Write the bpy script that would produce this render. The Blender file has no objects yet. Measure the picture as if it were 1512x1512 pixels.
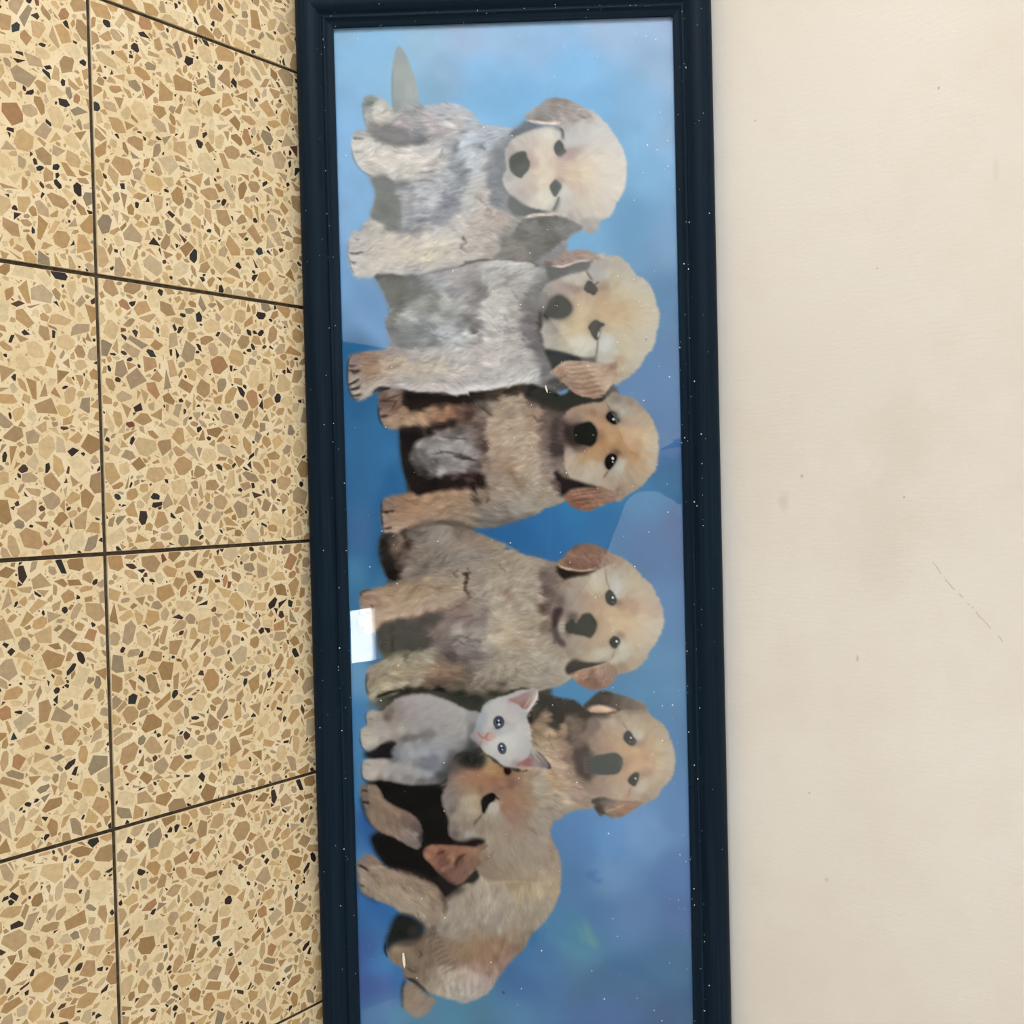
import bpy, bmesh, math, random
import numpy as np
from mathutils import Matrix, Vector

# ---------------------------------------------------------------------------
# camera, world, lights, exposure
# ---------------------------------------------------------------------------
scene = bpy.context.scene
COL = scene.collection
scene.view_settings.view_transform = 'Standard'
scene.view_settings.look = 'None'
scene.view_settings.gamma = 1.0
scene.view_settings.use_curve_mapping = False
scene.view_settings.exposure = 0.47

CAM_H = 0.8686


def cam_axes(pitch, yaw, roll):
    cy, sy, cp, sp = math.cos(yaw), math.sin(yaw), math.cos(pitch), math.sin(pitch)
    f = Vector((sy * cp, cy * cp, -sp))
    r = Vector((cy, -sy, 0))
    u = r.cross(f)
    cr, sr = math.cos(roll), math.sin(roll)
    return f, r * cr + u * sr, u * cr - r * sr


FWD, RGT, UPV = cam_axes(0.697663, 0.024067, -0.008398)
cam = bpy.data.cameras.new('camera')
cam.sensor_width = 36.0
cam.lens = 36.0 * 1500.0 / 1512.0
cam.clip_start = 0.01
cam_ob = bpy.data.objects.new('camera', cam)
COL.objects.link(cam_ob)
# the phone was turned on its side: the picture's up is the photograph's right
m = Matrix.Identity(4)
for i in range(3):
    m[i][0], m[i][1], m[i][2] = UPV[i], -RGT[i], -FWD[i]
m[0][3], m[1][3], m[2][3] = 0.0, 0.0, CAM_H
cam_ob.matrix_world = m
scene.camera = cam_ob

world = bpy.data.worlds.new('World')
scene.world = world
world.use_nodes = True
world.node_tree.nodes['Background'].inputs[0].default_value = (0.80, 0.90, 1.0, 1)
world.node_tree.nodes['Background'].inputs[1].default_value = 0.8

# room limits (metres)
WALL_Y, FRONT_Y = 0.9725, -2.35
LEFT_X, RIGHT_X, CEIL_Z = -2.05, 2.25, 2.75
# openings: left window (y0, y1, z0, z1) and the window behind the photographer (x0, x1, z0, z1)
WIN_L = (-1.75, 0.10, 0.85, 2.25)
WIN_F = (0.245, 1.10, 0.90, 1.90)


def area(name, loc, direction, sx, sy, power, color):
    l = bpy.data.lights.new(name, 'AREA')
    l.shape = 'RECTANGLE'
    l.size, l.size_y, l.energy, l.color = sx, sy, power, color
    o = bpy.data.objects.new(name, l)
    COL.objects.link(o)
    o.location = loc
    o.rotation_euler = Vector(direction).to_track_quat('-Z', 'Z').to_euler()
    return o


area('window_daylight', (LEFT_X - 0.10, (WIN_L[0] + WIN_L[1]) / 2, (WIN_L[2] + WIN_L[3]) / 2), (1, 0, 0),
     WIN_L[1] - WIN_L[0], WIN_L[3] - WIN_L[2], 98.0, (0.93, 0.97, 1.0))
area('window_daylight', ((WIN_F[0] + WIN_F[1]) / 2, FRONT_Y - 0.10, (WIN_F[2] + WIN_F[3]) / 2), (0, 1, 0),
     WIN_F[1] - WIN_F[0], WIN_F[3] - WIN_F[2], 24.0, (0.93, 0.97, 1.0))

scene.cycles.use_denoising = True
scene.cycles.denoising_prefilter = 'ACCURATE'
scene.cycles.denoising_input_passes = 'RGB_ALBEDO_NORMAL'
scene.cycles.max_bounces = 5
scene.cycles.use_adaptive_sampling = True
scene.cycles.adaptive_threshold = 0.028
scene.cycles.transparent_max_bounces = 12


# ---------------------------------------------------------------------------
# helpers
# ---------------------------------------------------------------------------
def lin(c):
    c = np.asarray(c, float)
    return np.where(c <= 0.04045, c / 12.92, ((c + 0.055) / 1.055) ** 2.4)


def rgb(h):
    v = lin([int(h[i:i + 2], 16) / 255 for i in (0, 2, 4)])
    return (float(v[0]), float(v[1]), float(v[2]), 1.0)


class Mat:
    def __init__(self, name, rough=0.6, spec=0.3):
        self.m = bpy.data.materials.new(name)
        self.m.use_nodes = True
        self.nt = self.m.node_tree
        self.b = self.nt.nodes['Principled BSDF']
        self.b.inputs['Roughness'].default_value = rough
        self.b.inputs['Specular IOR Level'].default_value = spec

    def n(self, kind, **kw):
        nd = self.nt.nodes.new(kind)
        for k, v in kw.items():
            if k.startswith('_'):
                setattr(nd, k[1:], v)
            else:
                nd.inputs[k.replace('__', ' ')].default_value = v
        return nd

    def l(self, a, b):
        self.nt.links.new(a, b)

    def coords(self, kind='Object', scale=(1, 1, 1)):
        tc = self.n('ShaderNodeTexCoord')
        mp = self.n('ShaderNodeMapping', Scale=scale)
        self.l(tc.outputs[kind], mp.inputs['Vector'])
        return mp.outputs['Vector']

    def noise(self, vec, scale, detail=3.0, rough=0.5):
        nd = self.n('ShaderNodeTexNoise', Scale=scale, Detail=detail, Roughness=rough)
        self.l(vec, nd.inputs['Vector'])
        return nd.outputs['Fac']

    def ramp(self, fac, stops):
        nd = self.n('ShaderNodeValToRGB')
        el = nd.color_ramp.elements
        while len(el) > 1:
            el.remove(el[-1])
        el[0].position, el[0].color = stops[0]
        for p, c in stops[1:]:
            e = el.new(p)
            e.color = c
        self.l(fac, nd.inputs['Fac'])
        return nd.outputs['Color']

    def mix(self, fac, a, b, mode='MIX'):
        nd = self.n('ShaderNodeMix', _data_type='RGBA', _blend_type=mode)
        for i, v in ((0, fac), (6, a), (7, b)):
            if hasattr(v, 'is_output'):
                self.l(v, nd.inputs[i])
            else:
                nd.inputs[i].default_value = v
        return nd.outputs[2]

    def math(self, op, a, b=0.0, c=None):
        nd = self.n('ShaderNodeMath', _operation=op)
        for i, v in enumerate((a, b) if c is None else (a, b, c)):
            if hasattr(v, 'is_output'):
                self.l(v, nd.inputs[i])
            else:
                nd.inputs[i].default_value = v
        return nd.outputs[0]

    def color(self, out):
        if hasattr(out, 'is_output'):
            self.l(out, self.b.inputs['Base Color'])
        else:
            self.b.inputs['Base Color'].default_value = out
        return self

    def bump(self, h, strength, dist=0.001):
        nd = self.n('ShaderNodeBump', Strength=strength, Distance=dist)
        self.l(h, nd.inputs['Height'])
        self.l(nd.outputs['Normal'], self.b.inputs['Normal'])
        return self


def mesh_obj(name, verts, faces, mat, parent=None, smooth=False):
    me = bpy.data.meshes.new(name)
    me.from_pydata([tuple(v) for v in verts], [], [tuple(f) for f in faces])
    me.materials.append(mat)
    if smooth:
        me.polygons.foreach_set('use_smooth', [True] * len(me.polygons))
    me.update()
    o = bpy.data.objects.new(name, me)
    COL.objects.link(o)
    if parent is not None:
        o.parent = parent
    return o


def box_data(boxes):
    V, Fc = [], []
    for (x0, y0, z0, x1, y1, z1) in boxes:
        b = len(V)
        V += [(x0, y0, z0), (x1, y0, z0), (x1, y1, z0), (x0, y1, z0), (x0, y0, z1), (x1, y0, z1), (x1, y1, z1), (x0, y1, z1)]
        Fc += [(b, b + 3, b + 2, b + 1), (b + 4, b + 5, b + 6, b + 7), (b, b + 1, b + 5, b + 4), (b + 1, b + 2, b + 6, b + 5),
               (b + 2, b + 3, b + 7, b + 6), (b + 3, b, b + 4, b + 7)]
    return V, Fc


def boxes(name, bx, mat, parent=None, bevel=0.0):
    V, Fc = box_data(bx)
    o = mesh_obj(name, V, Fc, mat, parent)
    if bevel:
        bm = bmesh.new()
        bm.from_mesh(o.data)
        bmesh.ops.bevel(bm, geom=bm.edges[:], offset=bevel, segments=2, affect='EDGES', profile=0.6)
        bm.to_mesh(o.data)
        bm.free()
    return o


def struct(o):
    o['kind'] = 'structure'
    return o


def tag(o, label, cat, group=None):
    o['label'], o['category'] = label, cat
    if group:
        o['group'] = group
    return o

# ---------------------------------------------------------------------------
# materials of the room
# ---------------------------------------------------------------------------
def wall_material(name, detail=True):
    M = Mat(name, 0.75, 0.25)
    v = M.coords('Object')
    base = M.ramp(M.noise(v, 2.2, 4, 0.55), [(0.30, rgb('e7e1d8')), (0.52, rgb('ece7df')), (0.75, rgb('efebe4'))])
    if detail:
        # rubbed, slightly grubby patches
        st = M.ramp(M.noise(v, 7.0, 6, 0.65), [(0.45, (0, 0, 0, 1)), (0.68, (1, 1, 1, 1))])
        base = M.mix(M.math('MULTIPLY', st, 0.30), base, rgb('dfd3c4'))
        # brush marks
        vb = M.coords('Object', (9.0, 1.0, 60.0))
        br = M.noise(vb, 6.0, 3, 0.6)
        vh = M.coords('Object', (70.0, 1.0, 12.0))
        bh = M.noise(vh, 5.0, 2, 0.5)
        hgt = M.math('ADD', M.math('MULTIPLY', br, 0.5), M.math('MULTIPLY', bh, 0.35))
        hgt = M.math('ADD', hgt, M.math('MULTIPLY', M.noise(v, 260.0, 3, 0.6), 0.35))
        # specks and scuffs at their own places on the wall: (x, z, half x, half z, strength, colour)
        sep = M.n('ShaderNodeSeparateXYZ')
        M.l(v, sep.inputs[0])
        wob = M.math('MULTIPLY', M.math('SUBTRACT', M.noise(v, 90.0, 2, 0.6), 0.5), 0.9)
        for (sx, sz, hx, hz, k, c) in WALL_SPOTS:
            dx = M.math('DIVIDE', M.math('SUBTRACT', sep.outputs['X'], sx), hx)
            dz = M.math('DIVIDE', M.math('SUBTRACT', sep.outputs['Z'], sz), hz)
            d = M.math('SQRT', M.math('ADD', M.math('MULTIPLY', dx, dx), M.math('MULTIPLY', dz, dz)))
            d = M.math('ADD', d, wob)
            fac = M.math('MULTIPLY', M.math('SUBTRACT', 1.3, d), 1.2)
            nd = M.n('ShaderNodeClamp')
            M.l(fac, nd.inputs[0])
            base = M.mix(M.math('MULTIPLY', nd.outputs[0], k), base, rgb(c))
        # a hairline crack running down across the plaster
        (ax, az), (bx_, bz) = WALL_CRACK
        L_ = math.hypot(bx_ - ax, bz - az)
        ux, uz = (bx_ - ax) / L_, (bz - az) / L_
        px = M.math('SUBTRACT', sep.outputs['X'], ax)
        pz = M.math('SUBTRACT', sep.outputs['Z'], az)
        al = M.math('ADD', M.math('MULTIPLY', px, ux), M.math('MULTIPLY', pz, uz))
        ac = M.math('ADD', M.math('MULTIPLY', px, -uz), M.math('MULTIPLY', pz, ux))
        ac = M.math('ADD', ac, M.math('MULTIPLY', M.math('SUBTRACT', M.noise(v, 22.0, 3, 0.6), 0.5), 0.012))
        near = M.math('LESS_THAN', M.math('ABSOLUTE', ac), 0.0006)
        ins = M.math('MULTIPLY', M.math('GREATER_THAN', al, 0.0), M.math('LESS_THAN', al, L_))
        brk = M.math('GREATER_THAN', M.noise(v, 120.0, 2, 0.6), 0.47)
        base = M.mix(M.math('MULTIPLY', M.math('MULTIPLY', near, ins), M.math('MULTIPLY', brk, 0.33)), base, rgb('8d8578'))
        M.bump(hgt, 0.22, 0.0012)
    return M.color(base).m


def on_wall(px, py):
    """where a line of sight through that point of the frame meets the wall"""
    d = FWD + UPV * ((px - 756) / 1500.0) + RGT * ((py - 756) / 1500.0)
    t = WALL_Y / d.y
    return (d.x * t, CAM_H + d.z * t)


WALL_SPOTS = []
for px, py, hx, hz, k, c in ((1184, 703, 2.6, 2.2, .5, 'a39788'), (1157, 741, 14, 8, .22, 'b3a697'), (1115, 178, 1.3, 1.2, .6, '8f8678'),
                             (1386, 130, 2.4, 1.8, .6, '9a948a'), (1335, 734, 1.3, 1.2, .7, '8a8074'), (1266, 972, 5.0, 2.0, .4, 'b98f7e'),
                             (1221, 1299, 4.0, 3.6, .35, 'b8a288'), (1195, 1171, 1.6, 1.5, .5, '9d9282'), (1470, 248, 18, 5, .14, 'bcb3a3'),
                             (1330, 650, 60, 45, .12, 'bfae98'), (1290, 800, 90, 60, .12, 'c3b39f'), (1295, 396, 1.3, 1.3, .6, '8f8678')):
    x_, z_ = on_wall(px, py)
    x2, z2 = on_wall(px + hz, py + hx)
    WALL_SPOTS.append((x_, z_, max(abs(x2 - x_), 1e-4), max(abs(z2 - z_), 1e-4), k, c))
WALL_CRACK = (on_wall(1376, 832), on_wall(1492, 958))

mat_wall = wall_material('cream_painted_plaster')
mat_wall_plain = wall_material('cream_painted_plaster_plain', False)
M = Mat('white_ceiling_paint', 0.8, 0.2)
mat_ceiling = M.color(rgb('f0eeea')).m
M = Mat('white_window_paint', 0.45, 0.4)
mat_winframe = M.color(rgb('e9e6df')).m


def thin_glass(name, tint=(1, 1, 1, 1), rough=0.0, f0=0.042):
    M = Mat(name)
    nt = M.nt
    nt.nodes.remove(M.b)
    geo = M.n('ShaderNodeNewGeometry')
    dot = M.n('ShaderNodeVectorMath', _operation='DOT_PRODUCT')
    M.l(geo.outputs['Normal'], dot.inputs[0])
    M.l(geo.outputs['Incoming'], dot.inputs[1])
    c = M.math('SUBTRACT', 1.0, M.math('ABSOLUTE', dot.outputs['Value']))
    fr = M.math('ADD', f0, M.math('MULTIPLY', M.math('POWER', c, 5.0), 0.95))
    tr = M.n('ShaderNodeBsdfTransparent', Color=tint)
    gl = M.n('ShaderNodeBsdfGlossy', Roughness=rough)
    mx = M.n('ShaderNodeMixShader')
    M.l(fr, mx.inputs[0])
    M.l(tr.outputs[0], mx.inputs[1])
    M.l(gl.outputs[0], mx.inputs[2])
    M.l(mx.outputs[0], nt.nodes['Material Output'].inputs['Surface'])
    return M.m


mat_pane = thin_glass('window_glass')
# the sheet lies pressed against this pane, so the pane's straight-on sheen is given by the sheet's clear coat
mat_glass = thin_glass('picture_glass', (0.985, 0.99, 0.985, 1), 0.012, 0.0)

# ---------------------------------------------------------------------------
# room shell
# ---------------------------------------------------------------------------
T_ = 0.12
struct(boxes('wall_back', [(LEFT_X - T_, WALL_Y, -0.02, RIGHT_X + T_, WALL_Y + T_, CEIL_Z)], mat_wall))
struct(boxes('ceiling', [(LEFT_X - T_, FRONT_Y - T_, CEIL_Z, RIGHT_X + T_, WALL_Y + T_, CEIL_Z + T_)], mat_ceiling))
struct(boxes('wall_right', [(RIGHT_X, FRONT_Y, -0.02, RIGHT_X + T_, WALL_Y, CEIL_Z)], mat_wall_plain))
y0, y1, z0, z1 = WIN_L
struct(boxes('wall_left', [(LEFT_X - T_, FRONT_Y, -0.02, LEFT_X, y0, CEIL_Z), (LEFT_X - T_, y1, -0.02, LEFT_X, WALL_Y, CEIL_Z),
                           (LEFT_X - T_, y0, -0.02, LEFT_X, y1, z0), (LEFT_X - T_, y0, z1, LEFT_X, y1, CEIL_Z)], mat_wall_plain))
x0, x1, z0, z1 = WIN_F
struct(boxes('wall_front', [(LEFT_X - T_, FRONT_Y - T_, -0.02, x0, FRONT_Y, CEIL_Z), (x1, FRONT_Y - T_, -0.02, RIGHT_X + T_, FRONT_Y, CEIL_Z),
                            (x0, FRONT_Y - T_, -0.02, x1, FRONT_Y, z0), (x0, FRONT_Y - T_, z1, x1, FRONT_Y, CEIL_Z)], mat_wall_plain))


def window(name, axis, a0, a1, z0, z1, pos, leaves=2):
    """frame with two casements; axis 'x' runs along x, 'y' along y"""
    root = bpy.data.objects.new(name, None)
    COL.objects.link(root)
    struct(root)

    def bx(a, b, c, d, e=0.05):
        return (a, pos - e / 2, c, b, pos + e / 2, d) if axis == 'x' else (pos - e / 2, a, c, pos + e / 2, b, d)
    w = 0.05
    boxes('window_frame', [bx(a0, a0 + w, z0, z1), bx(a1 - w, a1, z0, z1), bx(a0 + w, a1 - w, z0, z0 + w), bx(a0 + w, a1 - w, z1 - w, z1)], mat_winframe, root, 0.004)
    mid = (a0 + a1) / 2
    for s0, s1 in (((a0 + w, mid), (mid, a1 - w)) if leaves == 2 else ((a0 + w, a1 - w),)):
        r = 0.035
        s = boxes('casement', [bx(s0, s0 + r, z0 + w, z1 - w, .035), bx(s1 - r, s1, z0 + w, z1 - w, .035),
                               bx(s0 + r, s1 - r, z0 + w, z0 + w + r, .035), bx(s0 + r, s1 - r, z1 - w - r, z1 - w, .035)], mat_winframe, root, 0.003)
        boxes('pane', [bx(s0 + r, s1 - r, z0 + w + r, z1 - w - r, .004)], mat_pane, s)
    return root


window('window_1', 'y', WIN_L[0], WIN_L[1], WIN_L[2], WIN_L[3], LEFT_X - 0.05)
window('window_2', 'x', WIN_F[0], WIN_F[1], WIN_F[2], WIN_F[3], FRONT_Y - 0.05, 1)

# ---------------------------------------------------------------------------
# terrazzo floor
# ---------------------------------------------------------------------------
TILE, JOINT = 0.25, 0.0037
GX0, GY0 = -0.45406, 0.46463          # a joint crossing

M = Mat('dark_joint_and_far_terrazzo', 0.7, 0.2)
v = M.coords('Object')
vo = M.n('ShaderNodeTexVoronoi', Scale=95.0)
M.l(v, vo.inputs['Vector'])
ch = M.ramp(vo.outputs['Color'], [(0.0, rgb('3b2a24')), (0.10, rgb('4a352b')), (0.13, rgb('b08b5c')), (0.45, rgb('c6a06c')), (0.7, rgb('d8bb88')), (1.0, rgb('e4cfa2'))])
sep = M.n('ShaderNodeSeparateXYZ')
M.l(v, sep.inputs[0])
lines = None
for out, off in ((sep.outputs['X'], GX0), (sep.outputs['Y'], GY0)):
    fr = M.math('FRACT', M.math('DIVIDE', M.math('SUBTRACT', out, off - JOINT / 2), TILE))
    ln = M.math('LESS_THAN', fr, JOINT / TILE)
    lines = ln if lines is None else M.math('MAXIMUM', lines, ln)
near = None
for out, lo, hi in ((sep.outputs['X'], GX0 - 4 * TILE, GX0 + 8 * TILE), (sep.outputs['Y'], GY0 - 4 * TILE, GY0 + 2 * TILE)):
    k = M.math('MULTIPLY', M.math('GREATER_THAN', out, lo), M.math('LESS_THAN', out, hi))
    near = k if near is None else M.math('MULTIPLY', near, k)
grout = M.ramp(M.noise(v, 160.0, 4, 0.6), [(0.35, rgb('3a3128')), (0.65, rgb('564a3b'))])
mat_floor = M.color(M.mix(M.math('MAXIMUM', lines, near), ch, grout)).m
floor = struct(boxes('floor', [(LEFT_X - T_, FRONT_Y - T_, -0.12, RIGHT_X + T_, WALL_Y + T_, -0.0022)], mat_floor))

M = Mat('cream_cement_matrix', 0.42, 0.35)
v = M.coords('Object')
oi = M.n('ShaderNodeObjectInfo')
base = M.ramp(M.noise(v, 26.0, 5, 0.6), [(0.30, rgb('dcc396')), (0.5, rgb('e7d3ac')), (0.72, rgb('eedfc0'))])
vo = M.n('ShaderNodeTexVoronoi', Scale=620.0)
M.l(v, vo.inputs['Vector'])
fl = M.ramp(vo.outputs['Color'], [(0.0, (1, 1, 1, 1)), (0.16, (1, 1, 1, 1)), (0.20, (0, 0, 0, 1))])
base = M.mix(M.math('MULTIPLY', fl, 0.45), base, rgb('c19d68'))
vo2 = M.n('ShaderNodeTexVoronoi', Scale=330.0)
M.l(v, vo2.inputs['Vector'])
fd = M.ramp(vo2.outputs['Color'], [(0.0, (1, 1, 1, 1)), (0.018, (1, 1, 1, 1)), (0.022, (0, 0, 0, 1))])
base = M.mix(M.math('MULTIPLY', fd, 0.8), base, rgb('4f3a2e'))
mat_cement = M.color(base).m

M = Mat('polished_stone_chips', 0.38, 0.35)
at = M.n('ShaderNodeVertexColor', _layer_name='chip')
v = M.coords('Object')
var = M.ramp(M.noise(v, 190.0, 4, 0.65), [(0.3, (0.86, 0.86, 0.86, 1)), (0.7, (1.10, 1.09, 1.07, 1))])
mat_chips = M.color(M.mix(1.0, at.outputs['Color'], var, 'MULTIPLY')).m

CHIP_COLS = [('ac895c', 10), ('bb996a', 12), ('b19068', 12), ('c7a878', 10), ('bfa27a', 12), ('a98c66', 9), ('d3ba90', 9), ('9c7c52', 5),
             ('b59d7e', 10), ('c2ae8e', 7), ('a08b6e', 6), ('a9805a', 2), ('94846b', 4), ('d0b68c', 9), ('dcc8a2', 7)]
DARK_COLS = [('2a1c1a', 5), ('33231f', 4), ('262524', 4), ('43302a', 2), ('2b3233', 1), ('5a3a30', 1.2), ('7c4a38', .5)]


def clip_poly(p, h):
    for ax, sg in ((0, 1), (0, -1), (1, 1), (1, -1)):
        out = []
        for i in range(len(p)):
            a, b = p[i], p[(i + 1) % len(p)]
            da, db = h - sg * a[ax], h - sg * b[ax]
            if da >= 0:
                out.append(a)
            if (da >= 0) != (db >= 0):
                t = da / (da - db)
                out.append((a[0] + (b[0] - a[0]) * t, a[1] + (b[1] - a[1]) * t))
        p = out
        if len(p) < 3:
            return None
    return p


def chip_mesh(seed):
    """angular stone chips packed by random placement over one tile"""
    rg = random.Random(seed)
    half = (TILE - JOINT) / 2 - 0.0004
    N = 500
    cell = 2 * half / N
    occ = np.zeros((N, N), bool)
    V, Fc, Cc = [], [], []
    bags = [[c for c, w in lst for _ in range(int(w * 2))] for lst in (CHIP_COLS, DARK_COLS)]
    # radius range (m), attempts, share of dark chips
    for r0, r1, tries, dark, gap in ((0.0085, 0.0118, 260, 0.0, 0.7), (0.0062, 0.0090, 1700, 0.03, 0.55), (0.0044, 0.0066, 4200, 0.17, 0.55),
                                     (0.0030, 0.0046, 4200, 0.34, 0.5), (0.0018, 0.0030, 1500, 0.34, 0.5), (0.0008, 0.0018, 700, 0.30, 0.6)):
        for _ in range(tries):
            cx, cy = rg.uniform(-half, half), rg.uniform(-half, half)
            r = rg.uniform(r0, r1)
            n = rg.choice((3, 4, 4, 5, 5, 6, 6, 7))
            asp = rg.uniform(0.40, 0.95)
            rot = rg.uniform(0, math.pi)
            ca, sa = math.cos(rot), math.sin(rot)
            a0 = rg.uniform(0, 6.28)
            pts = []
            for i in range(n):
                a = a0 + (i + rg.uniform(-0.40, 0.40)) * 2 * math.pi / n
                x, y = r * math.cos(a), r * asp * math.sin(a)
                pts.append((cx + x * ca - y * sa, cy + x * sa + y * ca))
            g = gap * cell
            i0, i1 = max(0, int((cx - r + half) / cell) - 2), min(N, int((cx + r + half) / cell) + 3)
            j0, j1 = max(0, int((cy - r + half) / cell) - 2), min(N, int((cy + r + half) / cell) + 3)
            xs = (np.arange(i0, i1) + 0.5) * cell - half
            ys = ((np.arange(j0, j1) + 0.5) * cell - half)[:, None]
            ins = np.ones((j1 - j0, i1 - i0), bool)
            for i in range(n):
                (ax, ay), (bx_, by) = pts[i], pts[(i + 1) % n]
                ex, ey = bx_ - ax, by - ay
                el = math.hypot(ex, ey) + 1e-9
                ins &= ((xs - ax) * ey - (ys - ay) * ex) / el < g
            sub = occ[j0:j1, i0:i1]
            if (sub & ins).any():
                continue
            sub |= ins
            p = clip_poly(pts, half)
            if p is None:
                continue
            bag = bags[1] if rg.random() < dark else bags[0]
            c = rgb(rg.choice(bag))
            k = rg.uniform(0.88, 1.10)
            b = len(V)
            m_ = len(p)
            V += [(x, y, 0.00006) for x, y in p] + [(x, y, -0.0012) for x, y in p]
            Fc.append(tuple(range(b, b + m_)))
            Fc += [(b + i, b + m_ + i, b + m_ + (i + 1) % m_, b + (i + 1) % m_) for i in range(m_)]
            Cc += [(c[0] * k, c[1] * k, c[2] * k, 1.0)] * (m_ + 1)
    me = bpy.data.meshes.new('terrazzo_chips')
    me.from_pydata(V, [], Fc)
    at = me.color_attributes.new('chip', 'FLOAT_COLOR', 'CORNER')
    cols = np.repeat(np.array(Cc), [len(f) for f in Fc], axis=0)
    at.data.foreach_set('color', cols.ravel())
    me.materials.append(mat_chips)
    me.update()
    return me


hs = (TILE - JOINT) / 2
tile_proto = boxes('floor_tile', [(-hs, -hs, -0.018, hs, hs, 0.0)], mat_cement, None, 0.0006)
tile_me = tile_proto.data
bpy.data.objects.remove(tile_proto)
CHIPS = [chip_mesh(s) for s in range(101, 106)]
rt = random.Random(5)
for i in range(-4, 8):
    for j in range(-4, 2):
        t = bpy.data.objects.new('floor_tile', tile_me)
        COL.objects.link(t)
        t.parent = floor
        t.location = (GX0 + (i + 0.5) * TILE, GY0 + (j + 0.5) * TILE, rt.uniform(-0.0002, 0.0002))
        c = bpy.data.objects.new('terrazzo_chips', CHIPS[(i * 3 + j * 2) % 5])
        COL.objects.link(c)
        c.parent = t
        c.rotation_euler = (0, 0, rt.randrange(4) * math.pi / 2)
        c['kind'] = 'stuff'

# ---------------------------------------------------------------------------
# the framed picture leaning against the wall
# ---------------------------------------------------------------------------
LEAN = 0.673787
PIC_Y = 0.69851
RAIL = 0.0405
PR_X0, PR_B0, PR_LEN, PR_H = -0.49519, 0.04116, 1.086, 0.35696
OUT_X0, OUT_B0 = PR_X0 - RAIL, PR_B0 - RAIL
OUT_L, OUT_H = PR_LEN + 2 * RAIL, PR_H + 2 * RAIL
picture = bpy.data.objects.new('framed_picture', None)
COL.objects.link(picture)
# local axes: x along the wall, y up the picture, z out of its face; the back lower edge stands on the floor
mp = Matrix.Identity(4)
sl_, cl_ = math.sin(LEAN), math.cos(LEAN)
for i, (a, b, c) in enumerate(((1, 0, 0), (0, sl_, -cl_), (0, cl_, sl_))):
    mp[i][0], mp[i][1], mp[i][2] = a, b, c
base_v = Vector((0, PIC_Y, 0)) + Vector((0, sl_, cl_)) * OUT_B0
mp[0][3], mp[1][3], mp[2][3] = 0.0, base_v.y, 0.0
picture.matrix_world = mp
tag(picture, 'long dark navy framed print of six puppies and a kitten leaning on the cream wall', 'picture')

M = Mat('dark_navy_stained_wood', 0.5, 0.10)
uv = M.n('ShaderNodeUVMap')
mpn = M.n('ShaderNodeMapping', Scale=(3.0, 240.0, 1.0))
M.l(uv.outputs[0], mpn.inputs['Vector'])
gr = M.noise(mpn.outputs[0], 1.6, 4, 0.6)
base = M.ramp(gr, [(0.25, rgb('07131f')), (0.5, rgb('0b1b2a')), (0.78, rgb('132739'))])
mp2 = M.n('ShaderNodeMapping', Scale=(9.0, 9.0, 1.0))
M.l(uv.outputs[0], mp2.inputs['Vector'])
wv = M.noise(mp2.outputs[0], 2.0, 3, 0.5)
base = M.mix(M.math('MULTIPLY', wv, 0.25), base, rgb('132631'))
mat_frame = M.color(base).bump(gr, 0.10, 0.0004).m

# moulding section: distance from the outer edge, height above the back
PROFILE = [(0.0, 0.0), (0.0, 0.0100), (0.0008, 0.0134), (0.0026, 0.0164), (0.0058, 0.0190), (0.0100, 0.0204), (0.0145, 0.0208), (0.0190, 0.0202),
           (0.0228, 0.0186), (0.0256, 0.0164), (0.0272, 0.0150), (0.0282, 0.0149), (0.0288, 0.0158), (0.0298, 0.0166), (0.0310, 0.0168),
           (0.0322, 0.0163), (0.0332, 0.0150), (0.0360, 0.0142), (0.0390, 0.0132), (0.0403, 0.0128), (RAIL, 0.0122), (RAIL, 0.0104), (0.034, 0.0104), (0.034, 0.0)]


def rail(p0, along, inward, length):
    """one mitred length of moulding"""
    p0, along, inward = Vector(p0), Vector(along), Vector(inward)
    V, Fc, UVs = [], [], []
    n = len(PROFILE)
    segs = 1
    acc = [0.0]
    for (a, b), (c, d) in zip(PROFILE, PROFILE[1:]):
        acc.append(acc[-1] + math.hypot(c - a, d - b))
    for k in range(segs + 1):
        f = k / segs
        for (t, h), s in zip(PROFILE, acc):
            d = t + (length - 2 * t) * f
            V.append(p0 + along * d + inward * t + Vector((0, 0, h)))
            UVs.append((d, s))
    for k in range(segs):
        for i in range(n - 1):
            a = k * n + i
            Fc.append((a, a + n, a + n + 1, a + 1))
    Fc.append(tuple(range(n)))
    Fc.append(tuple(reversed(range(segs * n, segs * n + n))))
    o = mesh_obj('frame_rail', V, Fc, mat_frame, picture)
    me = o.data
    bm = bmesh.new()
    bm.from_mesh(me)
    bmesh.ops.recalc_face_normals(bm, faces=bm.faces[:])
    bm.to_mesh(me)
    bm.free()
    ul = me.uv_layers.new(name='UVMap')
    off = length * 3.7
    for lp in me.loops:
        u_, v_ = UVs[lp.vertex_index]
        ul.data[lp.index].uv = (u_ + off, v_)
    for p in me.polygons:
        p.use_smooth = len(p.vertices) == 4
    me.set_sharp_from_angle(angle=math.radians(38))
    return o


rail((OUT_X0, 0, 0), (1, 0, 0), (0, 1, 0), OUT_L)
rail((OUT_X0, OUT_H, 0), (1, 0, 0), (0, -1, 0), OUT_L)
rail((OUT_X0, 0, 0), (0, 1, 0), (1, 0, 0), OUT_H)
rail((OUT_X0 + OUT_L, 0, 0), (0, 1, 0), (-1, 0, 0), OUT_H)

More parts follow.
